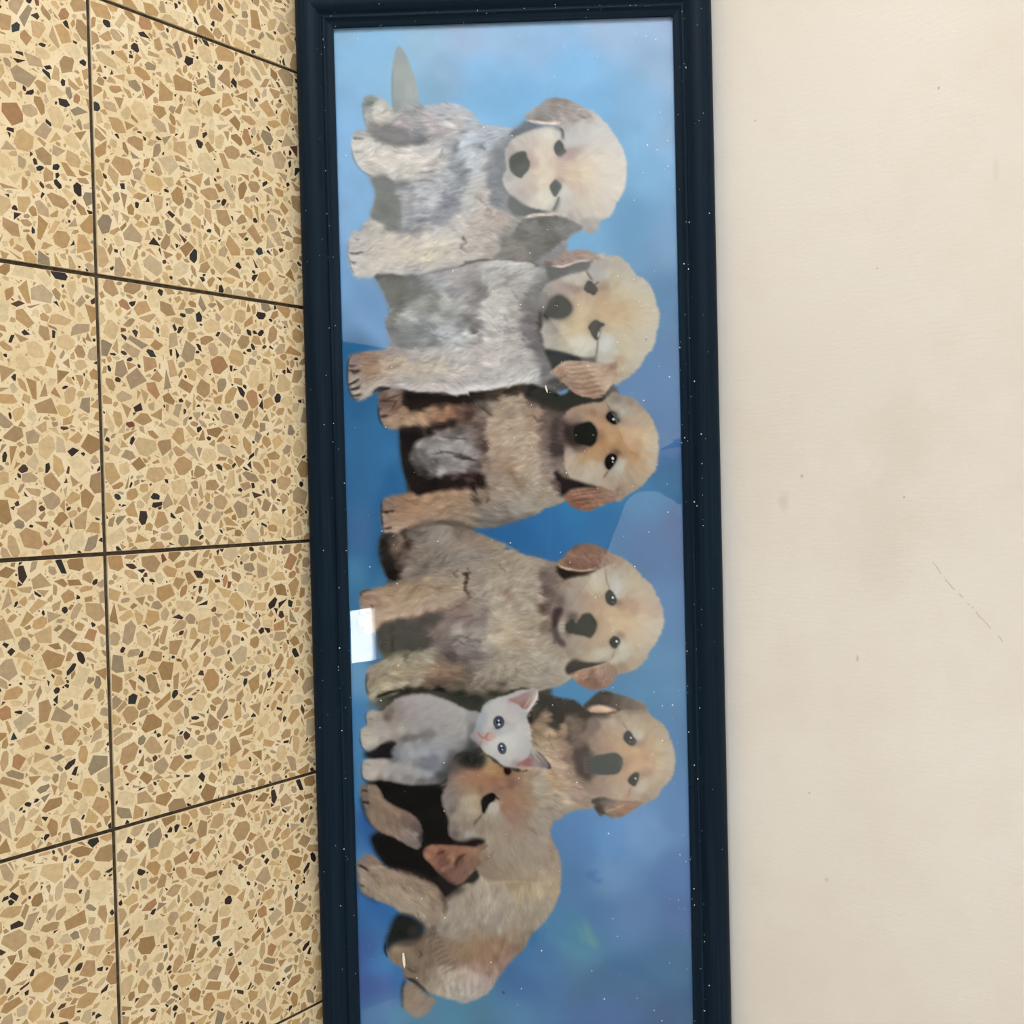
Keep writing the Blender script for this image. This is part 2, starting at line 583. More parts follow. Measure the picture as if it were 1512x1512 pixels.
M = Mat('brown_backing_board', 0.8, 0.2)
mat_board = M.color(M.ramp(M.noise(M.coords('Object'), 60.0, 3), [(0.3, rgb('6d5640')), (0.7, rgb('86704f'))])).m
IN = 0.0345
boxes('backing_board', [(OUT_X0 + IN, IN, 0.0030, OUT_X0 + OUT_L - IN, OUT_H - IN, 0.0074)], mat_board, picture)
glass = boxes('glass', [(OUT_X0 + IN, IN, 0.0086, OUT_X0 + OUT_L - IN, OUT_H - IN, 0.0103)], mat_glass, picture)

# ---------------------------------------------------------------------------
# The printed picture: painted procedurally (numpy) on a canvas that covers the
# sheet, later stored as point colours on the print's own fine mesh.
# Canvas units are the sheet's own units (about 0.72 mm each).
# ---------------------------------------------------------------------------
CX0, CY0, CW, CH = 484, 14, 552, 1540
_rng = np.random.default_rng(7)
_gx, _gy = np.meshgrid(np.arange(CW) + 0.5 + CX0, np.arange(CH) + 0.5 + CY0)


def hexc(h):
    return np.array([int(h[i:i + 2], 16) for i in (0, 2, 4)], float) / 255.0


def parse(view, s):
    ox, oy, k = view
    return [(ox + float(a.split(',')[0]) / k, oy + float(a.split(',')[1]) / k) for a in s.split()]


def parse_cols(view, s):
    ox, oy, k = view
    P, C = [], []
    for t in s.split():
        a, b, h = t.split(',')
        P.append((ox + float(a) / k, oy + float(b) / k))
        C.append(hexc(h))
    return np.array(P), np.array(C)


def smooth_poly(pts, n=6, closed=True):
    p = np.array(pts, float)
    if len(p) < 3:
        return p
    if closed:
        q = np.vstack([p[-1:], p, p[:2]])
    else:
        q = np.vstack([2 * p[0] - p[1], p, 2 * p[-1] - p[-2]])
    out = []
    t = np.linspace(0, 1, n, endpoint=False)[:, None]
    for i in range(len(q) - 3):
        a, b, c, d = q[i:i + 4]
        out.append(0.5 * (2 * b + (c - a) * t + (2 * a - 5 * b + 4 * c - d) * t ** 2 + (3 * b - a - 3 * c + d) * t ** 3))
    out = np.vstack(out)
    if not closed:
        out = np.vstack([out, p[-1:]])
    return out


def poly_mask(poly, sub=2, pad=14):
    """antialiased scanline fill; returns the window it covers and the mask in it"""
    x = poly[:, 0] - CX0
    y = poly[:, 1] - CY0
    r0, r1 = max(0, int(y.min()) - pad), min(CH, int(y.max()) + 2 + pad)
    c0, c1 = max(0, int(x.min()) - pad), min(CW, int(x.max()) + 2 + pad)
    if r1 - r0 < 2 or c1 - c0 < 2:
        return None, None
    w = c1 - c0
    m = np.zeros((r1 - r0, w))
    x = x - c0
    x2, y2 = np.roll(x, -1), np.roll(y, -1)
    for r in range(max(r0, int(y.min())), min(r1, int(y.max()) + 1)):
        row = m[r - r0]
        for s in range(sub):
            yy = r + (s + 0.5) / sub
            k = (y <= yy) != (y2 <= yy)
            if not k.any():
                continue
            xs = np.sort(x[k] + (yy - y[k]) * (x2[k] - x[k]) / (y2[k] - y[k])).tolist()
            for a, b in zip(xs[0::2], xs[1::2]):
                a, b = max(a, 0.0), min(b, w - 0.001)
                if b <= a:
                    continue
                ia, ib = int(a), int(b)
                if ia == ib:
                    row[ia] += (b - a) / sub
                else:
                    row[ia] += (ia + 1 - a) / sub
                    row[ib] += (b - ib) / sub
                    row[ia + 1:ib] += 1.0 / sub
    return (slice(r0, r1), slice(c0, c1)), np.clip(m, 0, 1)


def blur(a, r):
    """three box blurs ~ gaussian"""
    if r <= 0:
        return a
    if r <= 1:
        for ax in (0, 1):
            p = np.pad(a, [(1, 1) if i == ax else (0, 0) for i in range(a.ndim)], mode='edge')
            n = a.shape[ax]
            a = a * 0.5 + 0.25 * (np.take(p, np.arange(n), axis=ax) + np.take(p, np.arange(2, n + 2), axis=ax))
        return a
    r = int(round(r))
    for _ in range(2):
        for ax in (0, 1):
            pad = [(0, 0)] * a.ndim
            pad[ax] = (r + 1, r)
            c = np.cumsum(np.pad(a, pad, mode='edge'), axis=ax)
            n = a.shape[ax]
            a = (np.take(c, np.arange(2 * r + 1, 2 * r + 1 + n), axis=ax) - np.take(c, np.arange(0, n), axis=ax)) / (2 * r + 1)
    return a


def shade_field(P, C, sl, s=5.0, step=3):
    """scattered colours blended smoothly over a window of the canvas"""
    gy = np.arange(sl[0].start, sl[0].stop + step, step) + CY0
    gx = np.arange(sl[1].start, sl[1].stop + step, step) + CX0
    num = np.zeros((len(gy), len(gx), 3))
    den = np.zeros((len(gy), len(gx)))
    for p, c in zip(P, C):
        d2 = (gx[None, :] - p[0]) ** 2 + (gy[:, None] - p[1]) ** 2
        w = 1.0 / (d2 + s * s) ** 2.2
        num += w[..., None] * c
        den += w
    f = num / den[..., None]
    hh, ww = sl[0].stop - sl[0].start, sl[1].stop - sl[1].start
    yi = np.arange(hh) / step
    xi = np.arange(ww) / step
    y0 = np.minimum(yi.astype(int), len(gy) - 2)
    x0 = np.minimum(xi.astype(int), len(gx) - 2)
    fy = (yi - y0)[:, None, None]
    fx = (xi - x0)[None, :, None]
    a = f[y0][:, x0] * (1 - fx) + f[y0][:, x0 + 1] * fx
    b = f[y0 + 1][:, x0] * (1 - fx) + f[y0 + 1][:, x0 + 1] * fx
    return a * (1 - fy) + b * fy


def vnoise(cell, seed):
    r = np.random.default_rng(seed)
    h, w = int(CH / cell) + 3, int(CW / cell) + 3
    g = r.standard_normal((h, w))
    yi, xi = np.arange(CH) / cell, np.arange(CW) / cell
    y0, x0 = yi.astype(int), xi.astype(int)
    fy, fx = yi - y0, xi - x0
    fy = (fy * fy * (3 - 2 * fy))[:, None]
    fx = (fx * fx * (3 - 2 * fx))[None, :]
    a = g[y0][:, x0] * (1 - fx) + g[y0][:, x0 + 1] * fx
    b = g[y0 + 1][:, x0] * (1 - fx) + g[y0 + 1][:, x0 + 1] * fx
    return a * (1 - fy) + b * fy


def streaks(noise, ang, length):
    """line integral of a noise along a direction field"""
    acc = noise.copy()
    n = 1
    for sgn in (1, -1):
        x = np.tile(np.arange(CW, dtype=float), (CH, 1))
        y = np.tile(np.arange(CH, dtype=float)[:, None], (1, CW))
        for _ in range(length):
            ix = np.clip(x, 0, CW - 1).astype(int)
            iy = np.clip(y, 0, CH - 1).astype(int)
            a = ang[iy, ix]
            x += sgn * np.cos(a)
            y += sgn * np.sin(a)
            acc += noise[np.clip(y, 0, CH - 1).astype(int), np.clip(x, 0, CW - 1).astype(int)]
            n += 1
    acc -= acc.mean()
    return acc / acc.std()


IMG = np.zeros((CH, CW, 3))
FUR = np.zeros((CH, CW))          # how strongly the coat texture shows
ANG = np.full((CH, CW), math.pi)  # coat direction
OPS = []


def S(view, pts, cols, edge=2.0, fur=1.0, ang=None, centre=None, s=5.0, alpha=1.0, soft=0):
    """a coat patch: outline, scattered colours, coat direction"""
    OPS.append(('S', parse(view, pts), parse_cols(view, cols), edge, fur, ang,
                None if centre is None else parse(view, centre)[0], s, alpha, soft))


def F(view, pts, col, soft=1, alpha=1.0, fur=0.0, edge=0.0):
    """a flat feature patch (nose, eye, shadow) in one colour"""
    OPS.append(('F', parse(view, pts), hexc(col), soft, alpha, fur, edge))


def L(view, pts, col, w, soft=1, alpha=1.0, taper=True):
    """a stroke"""
    OPS.append(('L', parse(view, pts), hexc(col), 1.15 * w / view[2], max(soft, 1), min(1.0, 1.05 * alpha), taper))


def E(view, c, rx, ry, col, soft=1, alpha=1.0, rot=0.0):
    """an ellipse"""
    OPS.append(('E', parse(view, c)[0], rx / view[2], ry / view[2], hexc(col), soft, alpha, rot))


def stroke_poly(pts, w, taper):
    c = smooth_poly(pts, 8, closed=False)
    d = np.gradient(c, axis=0)
    d /= np.maximum(np.linalg.norm(d, axis=1, keepdims=True), 1e-6)
    nrm = np.stack([-d[:, 1], d[:, 0]], 1)
    t = np.linspace(0, 1, len(c))
    ww = w * 0.5 * (np.clip(np.minimum(t, 1 - t) * 5, 0.25, 1) if taper else np.ones(len(c)))
    ww = np.maximum(ww, 0.35)
    return np.vstack([c + nrm * ww[:, None], (c - nrm * ww[:, None])[::-1]])


def hairs(n, l0, l1, strength, seed):
    """splat n curved tapering hairs that follow the coat; light and dark ones alike"""
    r = np.random.default_rng(seed)
    ys, xs = np.nonzero(FUR > 0.12)
    k = r.integers(0, len(xs), n)
    x0, y0 = xs[k] + r.random(n), ys[k] + r.random(n)
    a0 = ANG[ys[k], xs[k]] + r.normal(0, 0.22, n)
    cur = r.normal(0, 0.5, n)
    ln = r.uniform(l0, l1, n)
    s = r.choice([-1.0, 1.0], n) * strength * r.uniform(0.4, 1.0, n) * np.minimum(FUR[ys[k], xs[k]], 1.0)
    D = np.zeros((CH, CW))
    m = int(l1 * 1.4)
    x, y = x0.copy(), y0.copy()
    for j in range(m):
        t = (j + 0.5) / m
        a = a0 + cur * (t - 0.5)
        x = x + np.cos(a) * ln / m
        y = y + np.sin(a) * ln / m
        ix, iy = np.clip(x.astype(int), 0, CW - 2), np.clip(y.astype(int), 0, CH - 2)
        fx, fy = np.clip(x - ix, 0, 1), np.clip(y - iy, 0, 1)
        w = s * math.sin(math.pi * t) * (ln / m)
        np.add.at(D, (iy, ix), w * (1 - fx) * (1 - fy))
        np.add.at(D, (iy, ix + 1), w * fx * (1 - fy))
        np.add.at(D, (iy + 1, ix), w * (1 - fx) * fy)
        np.add.at(D, (iy + 1, ix + 1), w * fx * fy)
    return D * np.clip(FUR * 1.5, 0, 1)


def furry(m, edge, hair):
    mb = blur(m, max(1, edge * 0.9))
    t = np.clip((mb - 0.5 + 0.13 * hair * np.minimum(1, 4 * mb * (1 - mb))) * (2.2 / max(edge * 0.5, 0.7)) + 0.5, 0, 1)
    return blur(blur(t, 1), 1)


def render_print():
    global IMG
    base = []
    wob = vnoise(34, 3) * 0.38 + vnoise(14, 4) * 0.16
    for op in OPS:                      # pass 1: coat directions
        if op[0] == 'S':
            sl, m = poly_mask(smooth_poly(op[1], 5), 2)
            base.append((sl, m))
            k = m > 0.3
            if op[6] is not None:
                a = np.arctan2(_gy[sl] - op[6][1], _gx[sl] - op[6][0])
            else:
                a = np.full(m.shape, math.radians(op[5] if op[5] is not None else 180.0))
            ANG[sl][k] = (a + wob[sl])[k]
    fine = streaks(_rng.standard_normal((CH, CW)), ANG, 5)
    sparse = (_rng.random((CH, CW)) < 0.035) * _rng.choice([-1.0, 1.0], (CH, CW))
    wisp = streaks(blur(sparse, 1), ANG + 0.25, 8)
    sparse = (_rng.random((CH, CW)) < 0.012) * _rng.choice([-1.0, 1.0], (CH, CW))
    tuft = streaks(blur(sparse, 2), ANG - 0.1, 11)
    hair = 0.7 * fine + 0.6 * wisp
    si = 0
    for op in OPS:                      # pass 2: paint
        if op[0] == 'BG':
            P, C = op[1]
            IMG[:] = shade_field(P, C, (slice(0, CH), slice(0, CW)), 26.0, 5)
            cl = vnoise(60, 11) * 0.016 + vnoise(24, 12) * 0.010 + vnoise(7, 13) * 0.004
            IMG[:] *= (1 + cl)[..., None]
            IMG[:] = 0.97 * IMG + 0.03 * IMG.mean(2, keepdims=True)
            continue
        if op[0] == 'S':
            _, pts, (P, C), edge, fur, _a, _c, s, alpha, soft = op
            sl, m = base[si]
            si += 1
            if edge > 0:
                m = furry(m, edge, hair[sl])
            m = blur(m, soft)
            f = shade_field(P, C, sl, s)
            a = (m * alpha)[..., None]
            IMG[sl] = IMG[sl] * (1 - a) + f * a
            FUR[sl] = FUR[sl] * (1 - a[..., 0]) + fur * a[..., 0]
            continue
        fur = None
        if op[0] == 'F':
            _, pts, col, soft, alpha, fur, edge = op
            sl, m = poly_mask(smooth_poly(pts, 5), 2, 4 * int(soft) + 8)
            if m is not None and edge > 0:
                m = furry(m, edge, hair[sl])
        elif op[0] == 'L':
            _, pts, col, w, soft, alpha, taper = op
            sl, m = poly_mask(stroke_poly(pts, w, taper), 3, 4 * int(soft) + 4)
        elif op[0] == 'E':
            _, c, rx, ry, col, soft, alpha, rot = op
            t = np.linspace(0, 2 * math.pi, 40, endpoint=False)
            ca, sa = math.cos(math.radians(rot)), math.sin(math.radians(rot))
            ex, ey = rx * np.cos(t), ry * np.sin(t)
            sl, m = poly_mask(np.stack([c[0] + ex * ca - ey * sa, c[1] + ex * sa + ey * ca], 1), 3, 4 * int(soft) + 4)
        if m is None:
            continue
        if op[0] == 'F' and fur == 0.0 and soft <= 1 and col.mean() < 0.40:
            h = (np.clip(blur(m, 2) * 1.35, 0, 1) * np.clip(0.62 + 0.22 * hair[sl], 0.15, 1))[..., None]      # short dark hairs round eyes and noses
            IMG[sl] = IMG[sl] * (1 - h) + (0.40 * IMG[sl] + 0.60 * col) * h
        m = blur(m, soft)
        a = (m * alpha)[..., None]
        IMG[sl] = IMG[sl] * (1 - a) + col * a
        if fur is not None:
            FUR[sl] = FUR[sl] * (1 - a[..., 0]) + fur * a[..., 0]
    # local contrast inside the coats, in lightness only
    wm = np.clip(FUR * 1.5, 0, 1)
    lum = IMG.mean(2)
    bl = blur(lum * wm, 9) / np.maximum(blur(wm, 9), 0.05)
    core = np.clip((blur(wm, 3) - 0.45) / 0.5, 0, 1)
    gain = np.clip(1 + 0.85 * (lum - bl) / np.maximum(lum, 0.10) * core * wm, 0.74, 1.22)
    IMG[:] = np.clip(IMG * gain[..., None], 0, 1)
    # tones dragged along the coat, so that patches break up into strands
    dx, dy = np.cos(ANG), np.sin(ANG)
    amp = (1.8 * wisp + 1.8 * tuft) * np.minimum(FUR, 1.0) * core
    sx = np.clip(_gx - CX0 - 0.5 + dx * amp, 0, CW - 1).astype(int)
    sy = np.clip(_gy - CY0 - 0.5 + dy * amp, 0, CH - 1).astype(int)
    k = (np.clip(FUR, 0, 1) * core)[..., None] * 0.8
    IMG[:] = IMG * (1 - k) + blur(IMG[sy, sx], 1) * k
    # single hairs and locks
    D = hairs(17000, 5, 13, 0.095, 21) + blur(hairs(7000, 9, 22, 0.19, 22), 1) + blur(hairs(1900, 16, 36, 0.60, 23), 2)
    D = D + 0.014 * fine * FUR
    grey = IMG.mean(2, keepdims=True)
    IMG[:] = IMG * (1 - 0.02 * core[..., None]) + grey * (0.02 * core[..., None])
    IMG = np.clip(IMG * np.clip(1 + D, 0.6, 1.35)[..., None] + (np.clip(D, -.1, .25) * 0.05)[..., None], 0, 1)
    return IMG
# ---- windows on the sheet: origin and magnification used when it was drawn
W1 = (0, 0, 1.0)
D1B, D1H, R2 = (500, 130, 5.815), (720, 130, 6.873), (480, 20, 2.908)
D2B, D2H, R3 = (500, 370, 5.04), (780, 360, 6.873), (480, 340, 2.8)
D3B, D3H = (540, 560, 5.04), (780, 560, 6.873)
D4B, D4H, R4 = (510, 770, 5.04), (780, 790, 6.873), (490, 760, 2.8)
D5H, R5 = (800, 1000, 6.873), (490, 1000, 2.8)
KIT, KB = (640, 1000, 7.56), (510, 1020, 6.048)
D6H, D6B = (620, 1100, 6.3), (510, 1220, 4.447)

# ---- studio backdrop
OPS.append(('BG', parse_cols(W1, """
500,45,93bbd9 530,100,8fbfe2 560,60,8fbfe2 620,70,9dbfd8 700,100,90c0e8 800,60,98bde0 900,40,a5c0de 985,32,a8c0e0
980,100,98b6d6 950,150,84b4da 850,100,8cc0e8 700,150,86bbe4 760,150,86bae2 960,250,70a7cf 985,200,86add2 985,350,6b98bf
940,330,5892bc 940,200,79b0d8 860,350,70a8cf 985,450,4c7faa 985,550,4275a6 1000,640,4674a5 985,720,4b78a0 1000,780,4f6c9c
960,740,4484b0 850,740,3a7aab 800,770,3871a5 770,790,2f6698 900,790,3e74a2 960,800,47709f 1000,900,527fac 1000,1000,5789b0
960,1020,4d83aa 830,1020,4584b0 1010,1100,5280ab 1010,1200,5c85b4 950,1230,6f97c3 900,1240,608fbf 860,1250,527fb0 850,1300,4c79a6
900,1300,6b92bb 1000,1300,527aae 1015,1350,5274a6 880,1350,4d76a6 930,1350,5c84b0 850,1370,4a82a6 862,1392,4c86a2 800,1420,3c74a6
770,1450,2f669c 900,1450,386691 1000,1420,43739b 1000,1500,335f8c 900,1505,3d669c 750,1500,427da5 700,1500,3e7996 620,1505,427997
560,1500,4679a5 505,100,8fbfe2 515,150,84b5dc 520,200,7fb0dc 510,300,7aaad6 530,300,76a8d4 510,420,6a9fce 540,450,6a98c6
555,470,6f9fd0 510,480,5d90bf 512,520,47789f 520,600,39709c 540,660,3a719f 570,680,3f78a8 520,700,3d709b 580,700,37709f
520,790,466e98 545,800,3d7099 520,850,4f86aa 540,880,41759c 525,1000,6f9dbf 530,1060,4d83b0 530,1150,4c82ab 540,1230,426fa2
530,1280,5588bb 540,1350,3e6ba0 535,1400,4a649c 545,1460,4f629c 570,1420,4f88bb 580,1490,5a90c0 560,1340,4a80b5
600,100,96c2e2 640,130,86b0cc 660,110,9ab8d4 690,60,a4bad8 740,40,9cc0e0 880,160,7db2dc 700,260,8cc0e6""")))
# soft shade cast on the backdrop
F(W1, "505,500 530,490 560,520 552,600 520,620 506,570", "33628c", 8, .55)
F(W1, "535,900 560,905 600,960 570,985 540,975 525,930", "2f5a85", 6, .7)
F(W1, "515,1300 540,1290 600,1350 570,1370 540,1335", "34619a", 7, .6)
F(W1, "515,395 540,410 580,480 560,490 525,440", "5f90c0", 8, .6)
F(W1, "862,1356 872,1372 884,1396 876,1400 864,1385", "6c9f98", 3, .55)
L(W1, "850,1362 858,1378 862,1396", "6a9c9c", 4, 2, .5)
F(W1, "842,1366 852,1350 860,1362 850,1400 830,1410", "4a8aa4", 7, .45)
F(W1, "548,770 575,690 590,700 600,770 575,800 560,850 545,860", "2f5f8c", 6, .5)
F(W1, "545,1195 560,1230 600,1290 585,1300 545,1250 530,1210", "2f5790", 5, .6)
F(W1, "590,1400 600,1440 590,1500 575,1460", "3b6a9e", 5, .5)
E(W1, "600,1500", 30, 14, "4c8aa0", 8, .5)
E(W1, "536,790", 14, 36, "566f9c", 8, .25)
E(W1, "572,1462", 12, 30, "6468a2", 7, .3)
L(W1, "880,1295 868,1290 884,1302 890,1296", "3f6ea4", 5, 2, .6)

# ======================= puppy at the left end (photo top) =======================
S(R2, "318,135 345,170 370,230 395,310 405,390 400,430 295,430 290,390 290,250 300,170",
  "310,180,9fa8a8 330,250,a6adaa 370,330,a9afad 310,330,9da5a3 350,400,a2a6a5 300,400,8f9998 390,400,a2a8aa", 1.5, .25, ang=90)
L(R2, "291,230 289,320 293,420", "7f8d92", 5, 1, .7)
S(D1B, """210,130 225,80 280,58 350,80 420,120 465,175 485,215 560,170 690,150 800,140 900,125 1000,135 1090,165 1160,215 1215,290 1260,320 1380,325
1512,345 1700,380 1900,900 1950,1450 1600,1550 1500,1470 1330,1500 1200,1560 1100,1600 900,1640 700,1650 400,1620 200,1635 150,1630 100,1540 78,1400 85,1290 130,1225 205,1220
200,1170 280,1115 270,1090 305,1000 320,900 290,820 255,740 180,680 130,590 108,490 130,385 190,355 240,360 215,240""",
"""330,170,cbc6bd 262,110,8f9590 240,220,a0a09a 360,240,bdb5ac 420,200,b8b0a8 300,340,8b8a86 420,380,7f7c7c 560,300,a3999a 540,400,817d7f
620,250,a4a2a2 700,330,a09c9e 680,420,85858a 800,300,b9b0ae 900,250,b8b6b8 1000,300,bcb5b3 1050,180,bcbcc2 850,170,b8b9be 900,380,b3abab 1150,280,b2b6bd
170,380,a8a3a0 160,480,c9c2ba 260,480,c9c3bc 180,620,ccc5bd 300,600,cdc3b8 260,690,bdb5ae 400,560,cfc6bd 450,660,d3c9be 560,600,d4cbc2 650,540,cfc8c2
700,650,d0c6bc 600,720,cbc2b8 480,750,b9b3ac 800,560,c7bfb9 850,650,c0b8b2 780,480,bdb9b9 330,830,74797a 420,800,72767a 380,900,6b706e 360,1020,6a6f6b
450,1050,75756f 330,1080,7d827e 480,1150,7a7976 440,960,70736f 560,850,94959a 600,950,9c9a99 720,880,b4b6ba 800,950,b9babd 700,1000,a5a6ab 620,1080,97979d
720,1100,8d9097 830,1120,93959b 900,1050,8f929b 600,1180,909296 560,1140,9a9a9d 760,760,b2aeae 850,800,aaa9ad 1000,700,8d9096 1050,780,90939a 1000,880,93969d
950,950,8e929a 930,720,a5a8ad 1000,500,a3a6ac 1080,480,b9bec5 1150,420,bcc1c8 1200,480,a9b0ba 1130,560,c0c4ca 1150,650,bec1c5 1100,720,9da1a8 1180,780,c4c0bd
1130,900,bcb9b4 1250,900,bfb3ad 1200,1000,c0b8b2 1100,1050,b2b0ae 1250,600,bcbbbd 1300,650,9a9ba1 1330,800,8a8c93 1350,950,83888a 1280,480,b5bac1 1400,420,b9bcc2
1400,360,b4b8be 1400,600,8b8c93 1450,1000,9a9895 1050,1130,c0b9b3 1200,1120,bfb2aa 1320,1080,baaca3 1430,1100,b5a59b 1480,1200,94908a 1300,1250,b8aca5
1200,1300,bdb3ac 1150,1400,b9b0a8 1330,1380,a9a099 1450,1320,7e7d7a 1480,1400,777874 150,1290,b6aeaa 120,1350,b3aca7 150,1430,c2bbb5 230,1280,bbb2ac
230,1200,aea8a4 300,1170,b5aca6 330,1200,b2a9a3 350,1300,c3b7ad 300,1400,c2b6ac 450,1280,c8bdb0 450,1400,cabfb1 600,1300,ccc1b2 600,1450,cbbfae
750,1300,cfc4b4 750,1430,d0c4b1 900,1320,ccc3b5 950,1420,c9beb0 1000,1280,c2bbb3 1050,1350,c0b6ac 800,1220,c0bab6 650,1230,a9a6a6
140,1540,c0b9b2 220,1600,bab2ac 350,1560,c2b7ad 500,1580,b8b0ac 650,1600,a9a5a8 800,1560,bbb2aa 950,1520,b8afa8 1050,1520,b5ada6
1600,400,8f9399 1600,700,8c8d93 1600,1000,77797a 1650,1300,77767a 1550,1500,85817c 1400,1490,8d8883 1250,1500,a59d97 1150,1560,a59f9b""", 2.2, 1.0, ang=176, s=4)
# darker hollows and tufts
F(D1B, "255,740 330,790 480,800 600,820 520,860 470,880 510,980 530,1090 520,1190 430,1215 380,1160 290,1110 275,1080 305,1000 318,900", "6c716e", 3, .75, .3)
F(D1B, "350,1000 400,980 450,1000 460,1080 420,1120 370,1090", "585d5a", 4, .6)
F(D1B, "480,890 500,980 530,1080 540,1190 500,1190 510,1080", "7d7b7a", 2, .6)
F(D1B, "230,300 300,360 400,440 560,470 740,450 820,400 760,400 600,420 480,330 400,330 300,330", "7b7b7e", 4, .55)
L(D1B, "660,730 780,715 850,690", "8a8582", 14, 1, .6)
L(D1B, "620,800 740,790 850,800", "8f8b88", 14, 1, .6)
L(D1B, "120,420 170,430 225,428", "75706f", 12, 1, .8)
L(D1B, "130,555 175,545 215,550", "8d8683", 9, 1, .7)
L(D1B, "100,1412 150,1415 215,1405", "5f5b5a", 13, 1, .85)
L(D1B, "125,1275 160,1300 190,1295", "7f7875", 10, 1, .7)
L(D1B, "95,1480 130,1500 150,1500", "6a6665", 10, 1, .7)
L(D1B, "1075,1255 1072,1330 1090,1410", "75706c", 16, 1, .7)
L(D1B, "1005,440 1010,500 990,560", "7f8389", 22, 2, .7)
L(D1B, "1215,470 1235,510 1260,540", "8d929b", 18, 1, .7)
L(D1B, "890,500 895,560 930,620", "9a9793", 12, 1, .7)
L(D1B, "1180,920 1260,1010 1350,1110", "9a8f89", 16, 1, .6)
L(D1B, "940,930 1000,960 1030,1040 980,1070", "777c86", 26, 3, .6)
L(D1B, "960,690 1040,720 1090,750 1060,800", "7d8189", 26, 3, .6)
L(D1B, "980,880 1050,870 1080,830", "c2c5c8", 12, 1, .6)
L(D1B, "880,760 940,860 960,940", "b3b6ba", 16, 2, .6)
for _k in range(7):
    L(D1B, "%d,%d %d,%d %d,%d" % (560 + 20 * _k, 860 + 45 * _k, 680 + 12 * _k, 850 + 48 * _k, 820, 880 + 40 * _k), "c2c4c8" if _k % 2 else "84868c", 9, 1, .45)
L(D1B, "108,480 125,590 180,690 255,745 330,775", "6c7682", 9, 1, .7)
L(D1B, "212,130 215,240 240,330", "767c80", 10, 1, .6)
L(D1B, "84,1300 82,1420 105,1530 150,1625", "6a7078", 8, 1, .6)
# head
F(D1H, "60,560 200,480 330,380 400,330 520,360 640,380 760,400 780,520 500,800 400,1290 250,1300 120,1200 40,1000 30,750", "83878d", 8, .75, .6)
S(D1H, """180,640 215,560 290,490 400,430 520,395 640,385 730,395 800,330 1000,215 1100,250 1180,330 1250,410 1320,510 1370,600 1405,700 1420,800
1412,900 1400,1000 1370,1080 1320,1160 1280,1250 1230,1310 1150,1345 1130,1420 1060,1480 1000,1460 900,1380 800,1340 700,1300 600,1245 450,1215 350,1170
240,1085 180,1000 155,930 165,870 200,830 190,760 180,700""",
"""300,560,c4bcb5 230,620,b0a9a4 400,500,cabfb5 450,560,cdbfb3 540,440,d2cbc0 620,470,ddd6c9 700,440,cfcac0 600,550,d8ccbb 520,650,dccfbd 560,750,dfd0bb
480,750,cdb9ad 430,680,c2b0a8 650,650,d8c9b8 620,850,decdb7 520,850,dccdb9 560,950,dccdb9 450,900,cfbfb2 380,950,c9bcb4 250,960,c9c1b9 220,900,bbb4b0
260,1040,bfb5af 350,1080,bdb0aa 450,1020,c8baae 550,1100,dad3c3 600,1150,d8d2c3 520,1180,cfc6ba 640,1200,c5bfb4 660,760,d2bfad 740,780,c9b2a4 760,840,c9b3a2
850,800,d4bfa9 850,680,bda8a0 900,640,c0aea8 950,700,d3c2b0 1000,800,dbc9b2 1000,900,dccab4 900,900,d2bda6 850,980,cdb8a4 950,1050,cebba9 1100,900,dccdba
1200,800,ddd0c1 1330,800,dbd1c4 1200,950,d9cdbd 1300,950,dad0c3 1350,900,d8cfc2 1100,700,dacdbd 1250,650,d8cec4 1320,620,d3ccc5 1200,500,d0cac3 1100,600,d2c9c0
1000,500,cbc5bf 900,550,c6c0bb 820,520,c2c1bf 860,430,bdbab7 950,380,c5c0bb 1100,380,cdc9c2 1150,420,cfcbc4 1020,300,c0b7b1 900,300,b2a9a4 820,380,b3aca6
800,1050,cdc9c1 790,1180,c4c0b9 760,1250,bdb5ad 880,1150,c9bdb0 1000,1150,d2c4b3 1100,1100,d6c9b9 1200,1100,d5c9bc 1250,1200,cbc3b9 1130,1250,cbc0b3
1000,1260,cbbfb2 900,1290,bfb3a8 850,1320,a79e98 1000,1360,a9a19b 1100,1380,ada6a1 1050,1450,9d9894""", 2.0, .38, centre="640,800", s=4)
S(R2, "815,925 850,890 900,872 990,865 1060,890 1110,920 1050,960 1000,990 940,1030 890,1060 780,1062 730,1050 770,990",
  "880,900,7e7c79 950,900,6e6c69 1030,920,7a7775 900,980,716e6a 820,1020,8b857f 980,970,69665f 860,950,75726e 760,1050,8d8781 1080,920,858180", 2, .9, ang=160)
F(D1H, "240,1090 350,1170 450,1220 560,1245 650,1240 700,1180 720,1110 738,1130 705,1230 640,1262 500,1272 400,1295 290,1290 210,1200", "686a68", 2, .95, .3, 1.5)
L(D1H, "370,1315 440,1292 540,1278 640,1275 715,1270", "c9b6ab", 26, 1, .95)
S(D1H, "375,290 400,255 500,190 590,120 680,92 780,100 880,140 960,180 1040,235 1060,285 1000,305 880,345 800,355 760,380 700,385 600,370 500,350 410,330",
  """430,270,a39a95 560,180,a19891 550,300,97938f 650,150,a0968f 680,280,9a9490 750,200,aa9f9a 850,200,aa9e99 900,260,b3a8a3 980,240,b1a6a1 800,310,aea29c 700,340,b5a8a1 780,120,978d87 680,100,8d8581""", 1.2, .8, ang=25)
F(D1H, "385,335 500,358 620,382 740,397 772,430 778,520 755,510 742,440 650,398 520,402 400,442 300,475 220,470 330,385", "747a80", 2, .9, .3)
L(D1H, "395,322 500,345 620,355 740,352", "d6c4b9", 22, 1, .95)
L(D1H, "378,290 440,235 500,190", "c0b2a8", 12, 1, .7)
L(D1H, "735,395 765,440 770,520", "6b625f", 16, 1, .8)
